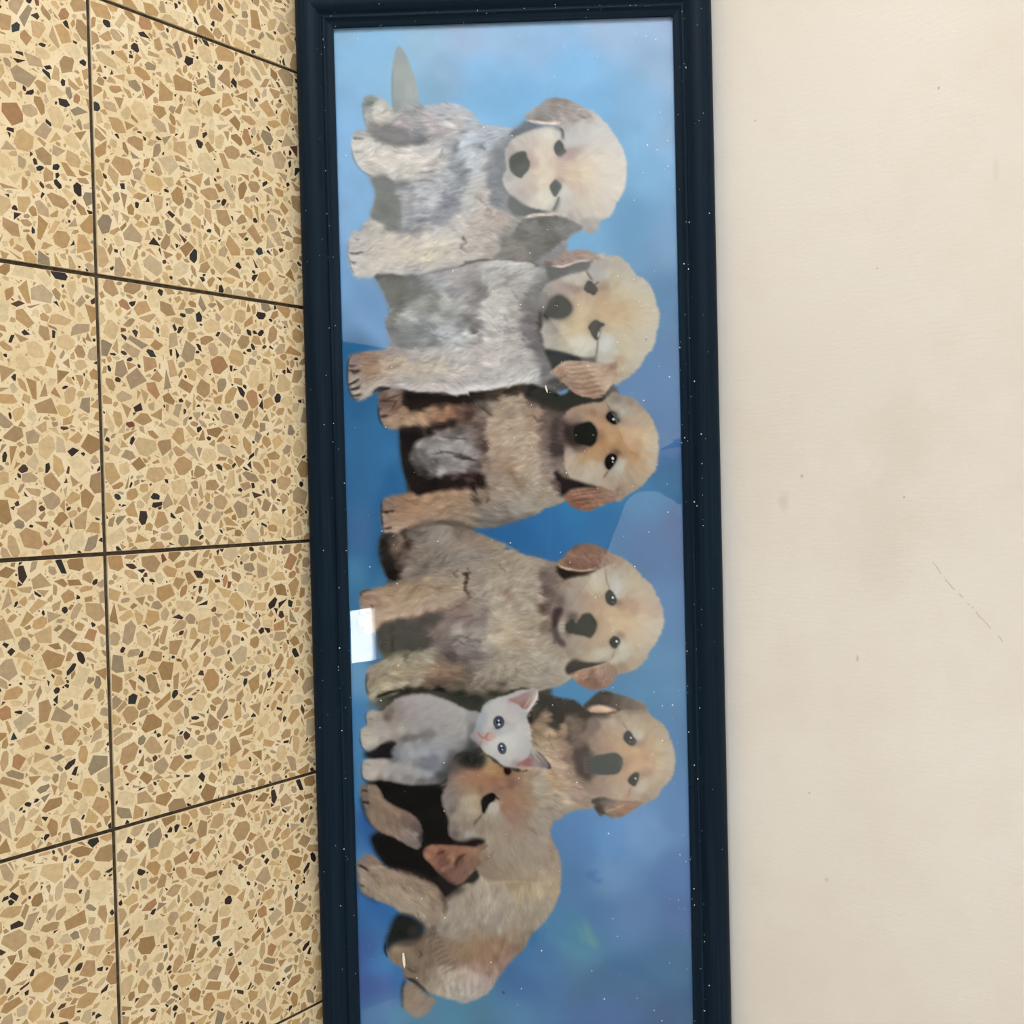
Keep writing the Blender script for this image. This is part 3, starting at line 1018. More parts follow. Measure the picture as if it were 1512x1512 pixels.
for _k in range(5):
    L(D1H, "%d,%d %d,%d %d,%d" % (700 + 40 * _k, 170 + 10 * _k, 760 + 40 * _k, 230 + 8 * _k, 860 + 35 * _k, 330 - 5 * _k), "8d837d", 9, 1, .5)
E(D1H, "445,770", 60, 60, "b9a199", 4, .7)
F(D1H, "225,740 245,690 310,650 385,642 405,700 432,760 415,830 370,880 345,912 290,890 240,840", "5a5f5b", 1)
E(D1H, "360,770", 40, 60, "676c68", 3, .6)
F(D1H, "676,610 690,560 730,528 765,560 782,610 805,640 775,672 740,695 700,672", "535957", 1)
E(D1H, "850,640", 90, 28, "9d8c89", 4, .6, -10)
E(D1H, "750,700", 60, 25, "a9958f", 3, .6)
F(D1H, "636,990 690,928 722,945 755,990 738,1040 690,1102 655,1060", "5a5e5c", 1)
E(D1H, "740,935", 55, 28, "9a8986", 3, .6, 30)
L(D1H, "735,1095 720,1130 690,1200 660,1245", "6d6765", 16, 1, .85)
L(D1H, "740,1030 715,1090", "d8d2c8", 12, 1, .8)
E(D1H, "220,900", 40, 60, "b2acab", 3, .6)

# dark hollows between the animals
F(W1, "600,770 640,590 800,585 835,600 860,640 830,730 760,752 700,772 640,778", "4a423b", 2)
F(W1, "570,1010 640,980 790,900 815,1035 810,1150 800,1210 790,1300 700,1330 640,1330 600,1290 560,1230 545,1160 550,1120 560,1060", "35312c", 3)
F(W1, "560,1035 640,1020 700,1035 740,1020 790,1015 800,1035 790,1060 700,1060 640,1040 570,1045", "3a382f", 3)
F(W1, "600,440 640,400 780,388 830,440 830,560 800,575 700,570 620,570 590,530", "77777a", 2)
F(D4H, "330,330 450,330 640,350 700,400 600,450 400,460", "2e2520", 2)
F(D2H, "200,200 640,160 700,260 600,300 400,340 240,380", "5e5f5f", 2)
F(D3H, "400,1000 700,1060 800,1130 500,1180 380,1180", "2b2321", 2)
F(D5H, "430,300 700,280 900,320 900,380 600,420 430,420", "4a3d34", 2)
F(D2H, "250,1090 520,1130 720,1130 760,1230 520,1230 260,1270", "404241", 1)
F(D3H, "380,90 500,110 700,150 860,60 910,160 820,220 600,260 400,270", "35342e", 2)
F(D4H, "390,1290 560,1270 840,1250 850,1330 600,1400 420,1430", "2a231f", 1)
F(D4H, "330,330 600,340 800,290 830,350 600,420 340,430", "5a4a3f", 1)
F(D5H, "500,1200 800,1230 1010,1240 1000,1290 700,1300 540,1290", "8f7a69", 1)
# ======================= fifth puppy (behind the kitten) =======================
S(R5, "810,60 850,70 930,80 1000,95 1045,130 1120,250 1150,480 1085,540 1000,552 950,582 915,592 880,500 780,420 790,300 810,150",
  """860,100,2c2522 920,110,2b2420 980,130,322b27 940,160,2e2622 930,190,3b3029 880,170,7b6553 860,220,9c8367 900,230,a98f72 960,210,8d7763 980,180,6a5a4e
1000,250,6f5d52 880,290,b09a80 920,300,a98f7a 960,290,a0836d 890,350,b59a80 940,370,b89e86 980,330,8e7466 900,420,b49678 950,440,b59b7f 1000,400,a58b78
1020,460,a98f7c 960,500,b09c86 920,520,a89683 940,570,9c8d80 1000,520,a8937f 1060,520,9a8574 880,470,aa947c 850,380,b59a80 830,140,3a2f2a 1010,110,2f2823""", 2.2, 1.0, ang=170)
F(R5, "905,120 935,130 950,160 940,195 925,165", "221b18", 2, .9, .3, 2)
L(R5, "900,230 905,260 910,290", "7b5d4b", 5, 1, .7)
L(R5, "860,300 880,280 900,275", "8f7560", 5, 1, .6)
L(R5, "975,170 985,230 1000,300", "4f4138", 10, 2, .6)
S(D5H, """1000,230 1060,300 1120,400 1210,460 1280,550 1320,660 1355,760 1360,880 1340,980 1300,1060 1240,1120 1180,1210 1100,1260 1000,1290 900,1270
780,1250 600,1220 480,1180 400,1080 340,980 325,850 330,720 380,600 440,480 500,400 700,370 820,330 900,280""",
"""450,600,846f60 500,540,806c5f 560,500,7d6a60 520,650,97806f 600,560,a58c78 650,500,ab947f 720,460,b29d88 760,560,b69f89 640,640,ab907b 720,660,b2947b
560,720,9b8373 650,740,a88c79 780,700,bd9d80 740,600,b39679 860,760,c3a17f 820,700,bf9d7d 900,820,c09b7c 960,750,c9a780 880,900,c3a081 940,940,c8a787
840,980,bd9b80 900,1000,be9e83 1000,860,c9a582 1050,800,c0997a 1050,740,c1a080 1100,880,c6a889 1000,1000,b99b82 1080,960,b5957e 1150,800,c3a687
1200,700,c3ae90 1280,720,beac96 1200,880,c9b497 1300,880,c0af98 1280,980,bba992 1180,1000,c3ac90 1100,1060,bda68c 1200,1080,b3a08a 1040,1080,c3b19a
1000,1130,c0b5a2 950,1200,b5a08c 1100,1160,b19b85 1050,1220,a8917d 880,1200,b3967f 820,1180,b8a08a 760,1120,b59d88 700,1080,b0977f 650,1150,a58e7e
600,1080,a48c7b 560,1160,9a8474 520,1100,94806f 460,1120,94806f 580,1040,a08876 800,1080,ba9e85 860,1120,bba28b 950,560,bdb09c 990,590,c0b8a8
900,480,b5a48e 850,400,ae9b87 950,420,af9d88 1020,500,b8a288 1050,600,b99f83 1000,680,b0937a 1100,520,b79f84 1180,560,b9a489 1100,650,bfa486
1050,400,a8937e 950,320,8f7c6c 1020,330,8f7c6a 880,340,8a7768 780,380,9c8775 1150,460,b09a82 1250,620,b8a48c 420,700,6f5d53 400,500,5a4b42""", 2.0, .4, centre="850,830", s=4)
S(D5H, "420,290 470,240 540,180 590,145 660,140 740,165 840,190 940,230 1030,270 1060,320 1000,332 900,332 820,320 740,300 660,285 560,280 500,292 450,320",
  "560,200,413831 650,200,4a3e36 760,230,5a4d43 860,260,6e5f53 960,280,7b6a5c 520,260,3d342e 660,150,3b322c 1030,300,83715f", 1.5, .6, ang=15)
F(D5H, "400,340 470,350 560,370 650,372 720,375 660,412 560,405 480,410 400,420", "3b3029", 3, .9, .5)
S(D5H, "465,330 500,292 560,280 640,285 720,310 770,338 700,357 600,364 500,357", "520,320,a88a74 600,310,ad9079 680,335,a98d77 740,338,a38b78", .8, .8, ang=10)
F(D5H, "250,640 380,600 470,650 480,760 420,860 430,1000 480,1100 420,1120 330,1000 270,860", "6f5d52", 6, .5, .8)
F(D5H, "330,740 400,715 450,685 485,740 500,800 520,960 505,1045 460,1052 400,1010 350,940", "4f443f", 3, .95, .6)
for _k in range(6):
    L(D5H, "%d,%d %d,%d" % (425, 820 + 28 * _k, 500, 810 + 30 * _k), "8d7d76", 8, 1, .8)
F(D5H, "470,780 540,790 560,980 500,1000", "474843", 4, .8)
F(D5H, "505,850 550,800 640,785 740,768 800,800 828,850 812,930 765,980 680,992 600,990 530,972 505,920", "4a4f4b", 1)
E(D5H, "840,880", 40, 60, "8d7466", 4, .5)
L(D5H, "480,1040 500,1120", "5f5049", 18, 2, .7)
F(D5H, "833,620 845,570 880,543 915,570 937,610 968,650 940,692 900,692 860,662", "3a3a38", 1)
F(D5H, "878,1050 900,1010 950,968 992,980 988,1020 972,1070 945,1107 905,1087", "3b3c38", 1)
E(D5H, "990,665", 70, 18, "94796a", 3, .6, -15)
E(D5H, "1020,985", 50, 18, "947d70", 3, .6, 20)
L(D5H, "820,450 845,495 875,535", "8d7260", 10, 1, .8)
L(D5H, "905,1115 895,1160 875,1205", "9b7662", 14, 1, .7)
L(D5H, "925,565 950,610", "c9bfae", 10, 1, .8)
E(D5H, "908,615", 9, 9, "f0efe8", 0)
E(D5H, "955,1028", 9, 9, "f0efe8", 0)
S(D5H, "508,1260 540,1228 620,1212 720,1240 800,1258 900,1255 1000,1258 1035,1280 980,1322 900,1372 820,1412 720,1432 640,1395 600,1418 560,1370 530,1320",
  "560,1260,5a564c 580,1340,4d463e 640,1260,6f655a 700,1280,85746a 680,1350,8f7564 760,1390,95735f 780,1310,a3826c 860,1340,9c7863 930,1300,a08170 600,1390,5d5249", 1.2, .8, ang=-20)
L(D5H, "650,1378 760,1330 870,1275", "b39480", 12, 1, .8)

F(W1, "580,775 640,764 700,770 690,790 620,800 585,792", "6b5d50", 2)
# ======================= fourth puppy =======================
S(D4B, """250,180 270,100 330,70 430,80 480,40 650,0 800,40 900,50 1000,90 1120,140 1220,180 1320,240 1420,265 1512,290 1700,400 1750,1000
1650,1200 1512,1245 1430,1262 1300,1240 1150,1290 1040,1345 980,1390 900,1345 800,1300 700,1270 600,1262 450,1275 350,1300 250,1335 190,1342 165,1290 155,1200 160,1120 190,1070 280,1020
260,970 240,900 240,825 200,830 150,830 110,780 100,720 110,640 105,560 130,510 200,500 300,470 320,430 290,370 260,280""",
"""290,180,37322c 280,240,3a342e 320,300,2b2622 340,380,231f1c 350,130,5f5349 340,190,6e5e52 400,180,725f52 420,130,7d6f62 380,260,584a40 460,180,5f4b42
440,280,6b5d53 400,340,5c5048 520,100,7f736a 600,60,8c8178 550,180,8a7d71 500,220,857567 480,300,85776b 440,370,8b7d70 560,270,8a7c70 600,340,7e746c
520,380,80756c 650,130,8f8378 700,220,8f8479 700,320,8d8176 750,90,94887c 800,170,998a7c 850,80,86766a 900,120,917e6f 800,280,918579 900,230,95897e
1000,150,998674 1000,250,9a8d81 1100,200,9d8b7a 1100,300,a0937f 1000,350,a09283 1200,250,a5937f 1200,350,a89a88 1320,320,a99b88 1420,330,a09180 1300,430,ada08d
1200,450,a79986 1100,420,a39584 1400,450,a8998a 1480,400,7f6d62 1490,520,75625a 1350,540,ada08f 1440,560,a39585 1480,640,6d5c54 1000,450,9c8e7f 1000,530,9b8d80
1100,520,a19382 1200,540,a08b78 1250,630,ad9d8a 1150,600,a59583 1350,650,b3a592 1440,720,a99986 1490,780,8a7869 1300,750,b2a18b 1400,850,ae9e8a 1480,900,a3937f
1300,900,b09d86 1400,980,ac9e8c 1480,1050,a79b8a 1300,1050,aa9c8a 1400,1150,a19685 1480,1180,9a8e7e 1250,1150,a39784 1330,1220,9a8d7c 140,530,9c8371
180,640,9f8270 140,700,a38670 150,780,a58d7b 200,770,ab927e 220,600,a68b74 240,700,b0947c 300,520,a38a72 320,620,b3987d 320,700,b0947b 400,500,a1886f
420,580,b3997d 430,670,ab9079 500,480,a1896f 540,570,b39a7e 540,660,a68c77 620,440,a08a74 640,540,ac947b 640,620,a58c77 720,420,9c8a78 740,520,a8927b
740,600,a58d77 820,420,a08f7c 820,540,a58f79 850,480,a6957f 870,580,8d7564 640,360,948576 760,360,978a7d 280,840,363526 330,800,3b352c 350,900,2e2c24
420,770,41343a 450,870,2d2a24 520,800,3c3130 560,880,38342f 480,920,32322b 620,720,564440 640,790,6b5a57 580,740,4a3a38 300,920,3a3a2e 700,700,6d5a55
720,760,7d6b66 800,700,7a655d 800,650,8a7468 870,640,7d665c 950,600,8a786c 1000,650,87776e 900,700,84716a 1020,720,8a7b73 850,800,9a8e88 900,870,8d817b
820,900,7a6d69 780,930,6d605c 880,960,857a74 950,900,92867e 1000,830,9c9087 1100,740,a79988 1150,700,b5a48c 1200,800,b8a68d 1100,850,b3a48f 1180,900,b8a68e
1050,930,a69a8c 1100,1000,a09487 1200,1000,ad9d8b 950,1000,807470 800,1000,655a57 880,1030,736561 1000,1100,968a7e 1080,1130,9a8b7c 1150,1080,a59784
1000,1200,867a6e 1100,1220,8a7d6f 200,1120,a08e7a 180,1200,9a8b74 200,1270,a69a81 300,1060,a59880 280,1150,a8977f 300,1230,b3a68b 400,1030,a89b83
400,1120,ab9a80 420,1200,b0a188 500,1020,a89c86 520,1110,a89880 540,1190,a0917c 620,1030,a79b87 640,1120,9a8068 640,1190,7e6556 720,1060,8f7a68
740,1130,917760 740,1190,6d5a4d 830,1080,8a7565 840,1150,846e5c 840,1220,655a4e 900,1130,7d6b5d 920,1220,736659 560,1260,3c3a30 700,1260,33332b
850,1290,3f3f38 960,1330,40413a 1100,1280,55503f 450,1270,3c3a30 300,1300,6a6450 1600,500,8d7a6c 1600,900,a08f7e 280,980,55543f 440,985,6d6855""", 2.2, 1.0, ang=165, s=4)
F(D4B, "235,830 300,765 420,745 520,750 640,690 720,690 680,760 600,830 540,900 470,950 380,975 270,975 235,920", "302c26", 4, .6, .4)
F(D4B, "250,180 275,110 320,90 330,180 360,270 420,380 340,430 300,390 262,290", "2f2a25", 5, .6, .4)
L(D4B, "470,40 430,80 450,120 480,200", "4b3e38", 22, 2, .7)
L(D4B, "920,340 905,420 900,500 915,590", "5d453d", 20, 1, .85)
L(D4B, "835,350 830,390 845,420", "6f5b50", 14, 1, .7)
L(D4B, "1145,290 1170,340 1200,390", "7d6f64", 12, 1, .6)
L(D4B, "915,590 860,620 780,660 690,700", "6b5650", 14, 1, .6)
L(D4B, "1040,620 1035,680 1010,720", "75655d", 12, 1, .6)
L(D4B, "790,720 900,705 960,690", "67544f", 12, 1, .6)
L(D4B, "105,715 150,690 190,680", "4b3a34", 15, 1, .85)
L(D4B, "110,770 140,800 150,820", "4b3a38", 12, 1, .8)
L(D4B, "180,620 210,630 200,660", "6d5548", 10, 1, .7)
L(D4B, "105,560 130,520 190,505", "4d4642", 12, 1, .7)
L(D4B, "160,1120 155,1220 170,1300", "3f4238", 9, 1, .7)
L(D4B, "215,1320 300,1280 420,1250", "2e2a22", 14, 1, .8)
for _k in range(9):
    L(D4B, "%d,%d %d,%d %d,%d" % (1000 + 40 * _k, 1110 - 12 * _k, 960 + 45 * _k, 1170 - 12 * _k, 930 + 48 * _k, 1240 - 10 * _k), "7b6e62" if _k % 2 else "bcae9c", 8, 1, .4)
for _k in range(8):
    L(D4B, "%d,%d %d,%d %d,%d" % (740 + 22 * _k, 860 + (_k % 3) * 30, 800 + 22 * _k, 850 + (_k % 3) * 30, 860 + 22 * _k, 880 + (_k % 3) * 30), "5c504d" if _k % 2 else "a89d96", 8, 1, .5)
S(D4H, """840,200 940,220 1020,270 1090,330 1150,410 1230,480 1290,560 1330,650 1370,740 1380,840 1375,940 1330,1050 1290,1110 1240,1180 1200,1260 1140,1330
1060,1380 960,1400 900,1420 820,1330 700,1305 560,1300 430,1265 380,1180 330,1120 260,1060 240,950 230,800 250,680 290,600 330,520 390,450 500,420 620,390 720,350 780,300""",
"""420,560,a89b8c 380,520,9c8a7a 450,640,a6978a 420,700,9d8d82 500,520,ad9d8a 560,480,b5a792 650,450,b9ad98 700,520,c0b39b 640,560,b7a58e 750,440,b9ae9a
740,560,c0ad92 580,620,a68c76 520,680,a58e7c 600,680,ae957e 700,640,b59c82 760,640,b69a7d 660,720,ad9078 730,760,b89a7b 800,800,c1a585 720,840,b6987a
780,900,bb9f80 850,860,c6ad8c 900,800,c4a784 880,940,c8b08f 950,880,ccb18d 1000,800,c3a484 960,720,b69579 1050,700,b69880 1080,760,bb9d81 1050,900,ccb391
1000,980,c8ad8b 1150,850,ccb699 1200,750,c0a98f 1280,800,bfa78f 1320,700,b8a390 1250,900,cabaa3 1330,920,c5b7a4 1300,1000,c3b5a1 1200,1000,c8b79d
1100,1000,c9b497 1050,1080,c5b195 1150,1100,c3b198 1200,1150,b9a994 1100,1200,bba88e 1150,1280,b09f8b 1050,1280,b09c84 1000,1180,bdb098 970,1130,c8c1b1
950,1220,bdb5a4 900,1250,b5ab99 880,1350,a58b73 950,1340,a08872 980,1080,bda68b 900,1180,b5a793 850,1230,b3a48f 780,1200,bfb5a2 720,1190,bbaf9a
800,1270,a99a86 650,1220,b0a08b 600,1150,a8937c 700,1120,b09c83 780,1100,b49f86 560,1100,a8937f 500,1080,a3907f 620,1060,ad957c 520,1180,ab9b88
450,1130,a0907f 480,1220,9a8a78 420,1180,94826f 700,1040,b39b81 780,1000,bda283 820,980,bfa587 900,560,c0bdb3 850,480,b5ad9f 880,420,b3aa98 950,600,b9a994
900,500,beb8ab 1000,500,b9ab94 950,400,b3a48f 1050,420,b5a58e 1000,330,ad9c87 1080,380,b0a08b 1100,500,baa88f 1200,520,b5a590 1150,600,bea98e
1250,620,bba791 1050,600,bba68c 1000,650,b39a80 850,300,a8927c 900,260,a08873 820,350,b0a08c 330,600,96877a 280,700,8f8074 300,1100,958a7e""", 2.0, .4, centre="720,860", s=4)
S(D4H, "300,285 360,220 420,150 480,110 560,85 640,85 720,110 800,150 860,200 890,265 840,290 780,320 700,342 600,362 520,362 430,347 350,330",
  """350,280,97775f 430,200,8f7060 430,290,866556 520,150,8e6e5d 540,250,8d6b5b 560,330,846456 620,130,8a6a59 650,220,916f5d 660,310,8d6c5b 740,180,8f7160 760,260,967866 820,230,9a7e6b 480,110,7b5d4e""", 1.0, .9, ang=20)
for _k in range(7):
    L(D4H, "%d,%d %d,%d %d,%d" % (420 + 50 * _k, 190 + (_k % 3) * 35, 470 + 50 * _k, 210 + (_k % 2) * 30, 530 + 45 * _k, 240 + (_k % 3) * 25), "6d4f42" if _k % 2 else "ad8d78", 9, 1, .55)
F(D4H, "295,310 360,342 450,362 560,376 645,378 600,402 500,412 420,432 370,445 310,390", "2e2520", 2, .95, .3)
L(D4H, "303,282 345,325 430,347 540,364 640,352 720,345", "c6aa90", 15, 1, .95)
L(D4H, "790,350 795,440 815,510 840,560", "8a6a58", 12, 1, .7)
F(D4H, "190,600 300,560 370,640 380,760 330,830 330,980 380,1090 330,1150 250,1080 205,900", "6f5f58", 6, .5, .8)
F(D4H, "245,790 290,740 350,735 345,800 312,850 302,920 312,1000 342,1060 385,1100 360,1135 300,1090 258,1020 243,900", "493a3a", 2, .9, .5, 1.5)
F(D4H, "390,800 470,780 520,830 480,900 440,990 400,1040 370,1000 390,900", "51433f", 4, .8, .6)
E(D4H, "348,935", 34, 62, "a3957f", 2, .9)
for _k in range(6):
    L(D4H, "%d,%d %d,%d" % (320, 890 + 20 * _k, 400, 895 + 18 * _k), "6f6152" if _k % 2 else "bfb29c", 6, 0, .7)
E(D4H, "330,660", 50, 40, "6b5750", 4, .6)
E(D4H, "700,920", 40, 80, "9a7f68", 4, .5)
F(D4H, "488,900 530,850 560,808 622,797 662,830 692,880 698,930 672,990 632,1043 580,1022 520,1012 480,1002 400,982 383,920 420,880 450,850", "1a1d17", 1, 1, 0, 1)
E(D4H, "610,930", 14, 60, "3b4138", 2, .6)
F(D4H, "788,620 800,580 830,557 870,590 893,640 902,680 870,712 840,712 803,682", "161613", 1)
E(D4H, "915,690", 45, 28, "6a5650", 3, .7, -10)
E(D4H, "862,636", 11, 11, "ffffff", 0)
E(D4H, "865,682", 7, 7, "c8c8c8", 0, .7)
F(D4H, "828,1090 845,1050 880,1028 922,1045 938,1080 917,1122 885,1153 850,1132", "181813", 1)
E(D4H, "940,1015", 50, 24, "6d5a55", 3, .7, 20)
E(D4H, "902,1080", 11, 11, "ffffff", 0)
L(D4H, "885,1165 868,1210 848,1262", "9a7c62", 12, 1, .7)
L(D4H, "870,570 905,615 925,640", "cfc9bd", 9, 1, .7)
F(D4H, "380,1345 430,1290 480,1262 560,1290 640,1302 720,1297 805,1293 760,1318 640,1345 560,1372 480,1402 400,1410", "241f1b", 2, .95, .3, 1)
S(D4H, "428,1412 500,1390 640,1345 740,1310 812,1298 865,1320 905,1375 900,1435 850,1512 760,1562 640,1572 540,1532 470,1470",
  "470,1430,a87d62 560,1420,9c7866 640,1400,9a7763 640,1480,8b6453 740,1380,a08370 760,1460,95725f 840,1400,9a7c68 560,1500,8f6853 700,1540,84604f", 1.2, .9, ang=-25)
L(D4H, "455,1403 560,1367 680,1337 808,1303", "c4a585", 13, 1, .85)
for _k in range(5):
    L(D4H, "%d,%d %d,%d %d,%d" % (520 + 50 * _k, 1440 + (_k % 2) * 40, 580 + 50 * _k, 1450, 640 + 45 * _k, 1420 + (_k % 3) * 25), "6f4d40" if _k % 2 else "b5917c", 8, 1, .5)

# ======================= puppy at the right end =======================
F(KB, "190,815 230,815 330,790 500,820 700,830 860,840 900,900 900,1100 930,1250 980,1330 900,1370 780,1390 720,1440 800,1600 900,1750 800,1760 650,1650 500,1560 350,1500 260,1400 230,1300 300,1260 220,1180 180,1100", "1c1b19", 3, 1, .15, 2)
F(D6B, "200,60 260,70 350,100 480,140 520,200 620,330 700,400 680,480 560,380 430,310 300,290 230,220 190,130", "1c1b19", 3, 1, .15, 2)
S(D6B, """640,480 690,440 780,380 880,330 900,-100 1340,-100 1350,60 1400,170 1420,280 1415,400 1390,500 1330,610 1240,700 1180,800 1100,880 1010,990 960,1080
880,1130 780,1162 700,1140 600,1115 560,1105 500,1055 430,1015 390,995 375,935 330,912 288,870 278,810 330,765 420,765 500,715 540,640 600,560""",
"""700,500,a39485 800,430,a59684 760,560,aa9c8b 680,600,a39686 640,680,9b8d7f 720,680,a39685 820,640,a89b8a 900,420,b0a290 950,500,b5a897 900,580,aca08f
1000,400,b0a08a 1060,460,b3a590 1080,560,aea18f 1000,640,a5988a 1000,330,a8947d 1100,380,ab9679 1150,440,b9a587 1250,420,b9a487 1350,400,b09c82
1200,340,a89078 1300,300,b09a82 1380,280,a6937f 1380,200,a48f7b 1300,180,a28c78 1200,220,a08c7a 1100,250,a39380 1000,230,a3917f 1050,150,a39484
1120,100,a3978a 1200,100,a08d7c 1300,60,a08b78 1000,100,a28e7c 1350,120,a38a75 1200,520,ac9c87 1300,520,a49481 1250,600,a0917f 1150,650,a39381
1100,720,9f8b76 1180,720,948370 900,700,a08d7b 800,720,a08c79 850,780,a08468 950,780,9c7f66 1050,800,987c66 1120,820,8f7766 800,850,9b7f66
900,870,a07f66 1000,880,957663 950,940,a07f6e 1040,920,8f7467 860,920,a8897a 720,800,9a8069 700,880,97806c 620,760,8e7a68 620,860,8f7b68 560,700,7f6d5f
540,800,857160 480,800,7d6b5a 400,850,8c7763 340,800,97836d 340,860,907b67 450,880,8a7764 530,900,8b7966 450,950,7d6c5c 550,960,998775 650,950,b0a08e
700,1010,b5a695 780,980,b8a494 850,1000,b8a49b 930,1020,ac9690 800,1080,b3a79b 880,1090,a89b91 700,1090,ac9f90 620,1060,a89986 560,1050,9a8a78
980,990,a38a80 500,1000,8a7865 760,1140,a39a92""", 2.5, 0.65, ang=105, s=5)
S(D6B, "70,250 90,210 140,185 190,195 230,230 270,270 350,285 430,310 520,350 600,390 660,470 660,560 600,640 520,660 450,600 360,572 330,540 260,510 180,480 110,440 85,380 75,310",
  """100,240,8d7869 170,220,8e7767 110,300,a08c7b 200,290,9c8571 120,350,a3917f 200,380,a08c77 150,420,9a8876 300,340,a08a75 300,430,a89480 250,480,9a8977
400,350,988270 420,440,a9957f 380,530,a39280 500,400,98836f 520,500,a8957f 480,580,a3927f 600,470,97836f 590,560,a08d79 560,640,958574""", 2.0, .9, ang=50)
F(D6B, "262,800 270,740 290,680 320,610 350,578 440,590 500,640 520,680 480,740 420,772 330,772 290,800 272,850", "22221c", 3, .95, .2, 2)
E(D6B, "450,690", 45, 50, "44403a", 5, .7)
L(D6B, "330,772 400,760 470,760", "8d7a66", 16, 3, .6)
L(D6B, "262,760 262,820 280,865", "15171a", 9, 1, .8)
F(D6B, "380,945 390,1000 370,1060 368,1150 385,1200 400,1100 400,1040", "2b2a2a", 2, .85)
S(D6B, "392,1040 430,1025 480,1055 530,1105 595,1140 565,1200 522,1242 480,1262 430,1242 390,1200 378,1120",
  "430,1080,8f7b69 480,1120,97836f 430,1170,927d6b 520,1150,937f6d 480,1220,927f6e 540,1180,8c7c6f", 2.5, .6, ang=140)
L(D6B, "395,995 450,1020 500,1060 550,1105", "40352f", 18, 1, .8)
L(D6B, "400,925 430,950 470,960", "5d4d42", 10, 1, .6)
L(D6B, "480,870 500,840 480,810", "5f4e42", 10, 1, .6)
for _k in range(9):
    L(D6B, "%d,%d %d,%d %d,%d" % (520 + 14 * _k, 740 + 30 * _k, 570 + 14 * _k, 710 + 30 * _k, 620 + 14 * _k, 700 + 28 * _k), "6d5b4c", 8, 1, .35)
for _k in range(12):
    L(D6B, "%d,%d %d,%d %d,%d" % (620 + 26 * _k, 980 + (_k % 3) * 20, 640 + 24 * _k, 1050 + (_k % 2) * 20, 670 + 20 * _k, 1120), "cabfb3" if _k % 2 else "93867a", 7, 1, .35)
L(D6B, "640,470 660,520 650,580", "5d4e43", 14, 2, .6)
L(D6B, "470,560 480,590 490,610", "6d5d50", 9, 1, .6)
L(D6B, "78,250 120,270 165,300", "382e2b", 11, 1, .85)
L(D6B, "95,385 120,390", "2b2426", 20, 1, .85)
L(D6B, "72,260 80,350 100,430 180,490 240,520", "2b3b55", 9, 2, .6)
# raised head
S(D6H, """255,250 300,170 360,110 450,70 560,60 610,80 680,140 740,190 800,220 880,235 960,255 1050,235 1120,240 1180,330 1220,420 1240,550 1240,650 1210,750
1200,900 1150,1150 900,1250 640,1250 540,1180 520,1060 560,980 600,940 560,925 400,905 300,875 265,790 275,700 235,620 205,520 215,440 255,350""",
"""300,280,85736a 330,230,7c685d 400,230,8d6f5c 460,240,a0785e 560,250,a67c60 400,300,a17c66 500,320,a6795e 350,350,98806e 300,400,8e7d71 640,220,ad8a66
620,130,a88e6e 680,230,b0895f 740,260,a87e5b 620,330,a3785d 700,340,9c725b 780,330,9f765c 840,310,94705e 850,370,8e6c5b 920,290,9c7b64 1000,300,a58b75
1080,320,ab9a86 1000,400,a0856f 900,430,9f7e64 1100,420,a99c8b 1180,420,ab9a86 800,430,a07c63 740,420,957463 1150,520,a99884 1050,520,a38970 950,520,a0826a
850,520,a07a64 780,580,a3795f 900,600,9c7d69 1000,620,a08670 1100,620,a39280 1200,600,a39583 860,680,a1806d 950,720,a08470 1050,720,a59280 1150,720,a39585
1150,850,a29382 1050,850,a29383 950,850,a3917f 870,800,a58d79 800,750,a58e7c 720,680,a69582 680,760,a3917d 640,680,a99a87 700,580,b3aa9b 680,640,aba08f
650,590,b5ac9f 600,720,9f8d7a 560,780,9d8b78 640,850,a39583 740,860,a3937f 480,500,b0a086 420,520,ab9c84 480,600,ae9f88 400,600,a79985 540,560,a99676
560,500,a98e72 450,680,a39480 350,560,94857a 350,660,9b8d7d 280,480,8b7f77 260,560,857b74 320,760,877a70 400,770,968877 480,730,9a8977 450,840,a59b92
380,860,8f8378 330,830,756962 500,860,9d9083 400,430,9d826d 480,420,a5866a 560,420,9c765c 300,600,80746c 700,1000,a08f7e 850,1000,a29382 1000,1000,a39483
1100,1050,a5937f 650,1120,978672 780,1150,a08d78 950,1150,a5937f 1080,1180,a89680 580,1080,8f7b68""", 2.2, .55, centre="520,330", s=4)
F(D6H, "330,150 400,80 450,48 540,38 602,70 615,130 602,180 560,212 500,222 440,205 380,195", "30312d", 4, .95, .3)
E(D6H, "360,200", 60, 40, "5f534c", 6, .6)
F(D6H, "572,530 590,490 630,463 680,448 712,480 690,522 660,542 640,572 620,602 600,638 583,620 578,580", "1d1918", 1)
L(D6H, "690,470 715,490 745,512", "3d302c", 14, 1, .7)
L(D6H, "640,590 660,555 695,535", "c4bfb6", 15, 1, .7)
L(D6H, "592,635 545,690 500,750", "6b5749", 12, 1, .7)
L(D6H, "400,440 360,500 330,560", "7b6a5b", 12, 2, .5)
F(D6H, "783,222 822,210 855,240 832,278 800,272", "281917", 1)
for _k in range(5):
    E(D6H, "%d,%d" % (880 + 28 * _k, 236 + (_k % 2) * 8), 13, 9, "4f382e", 1, .8)
E(D6H, "840,350", 45, 25, "84614f", 4, .7)
L(D6H, "195,380 230,370 255,350", "b3aa9b", 9, 1, .7)
F(D6H, "120,902 250,895 380,905 450,888 520,868 602,888 592,922 540,937 460,937 350,927 200,930", "251a17", 2, .95, .2)
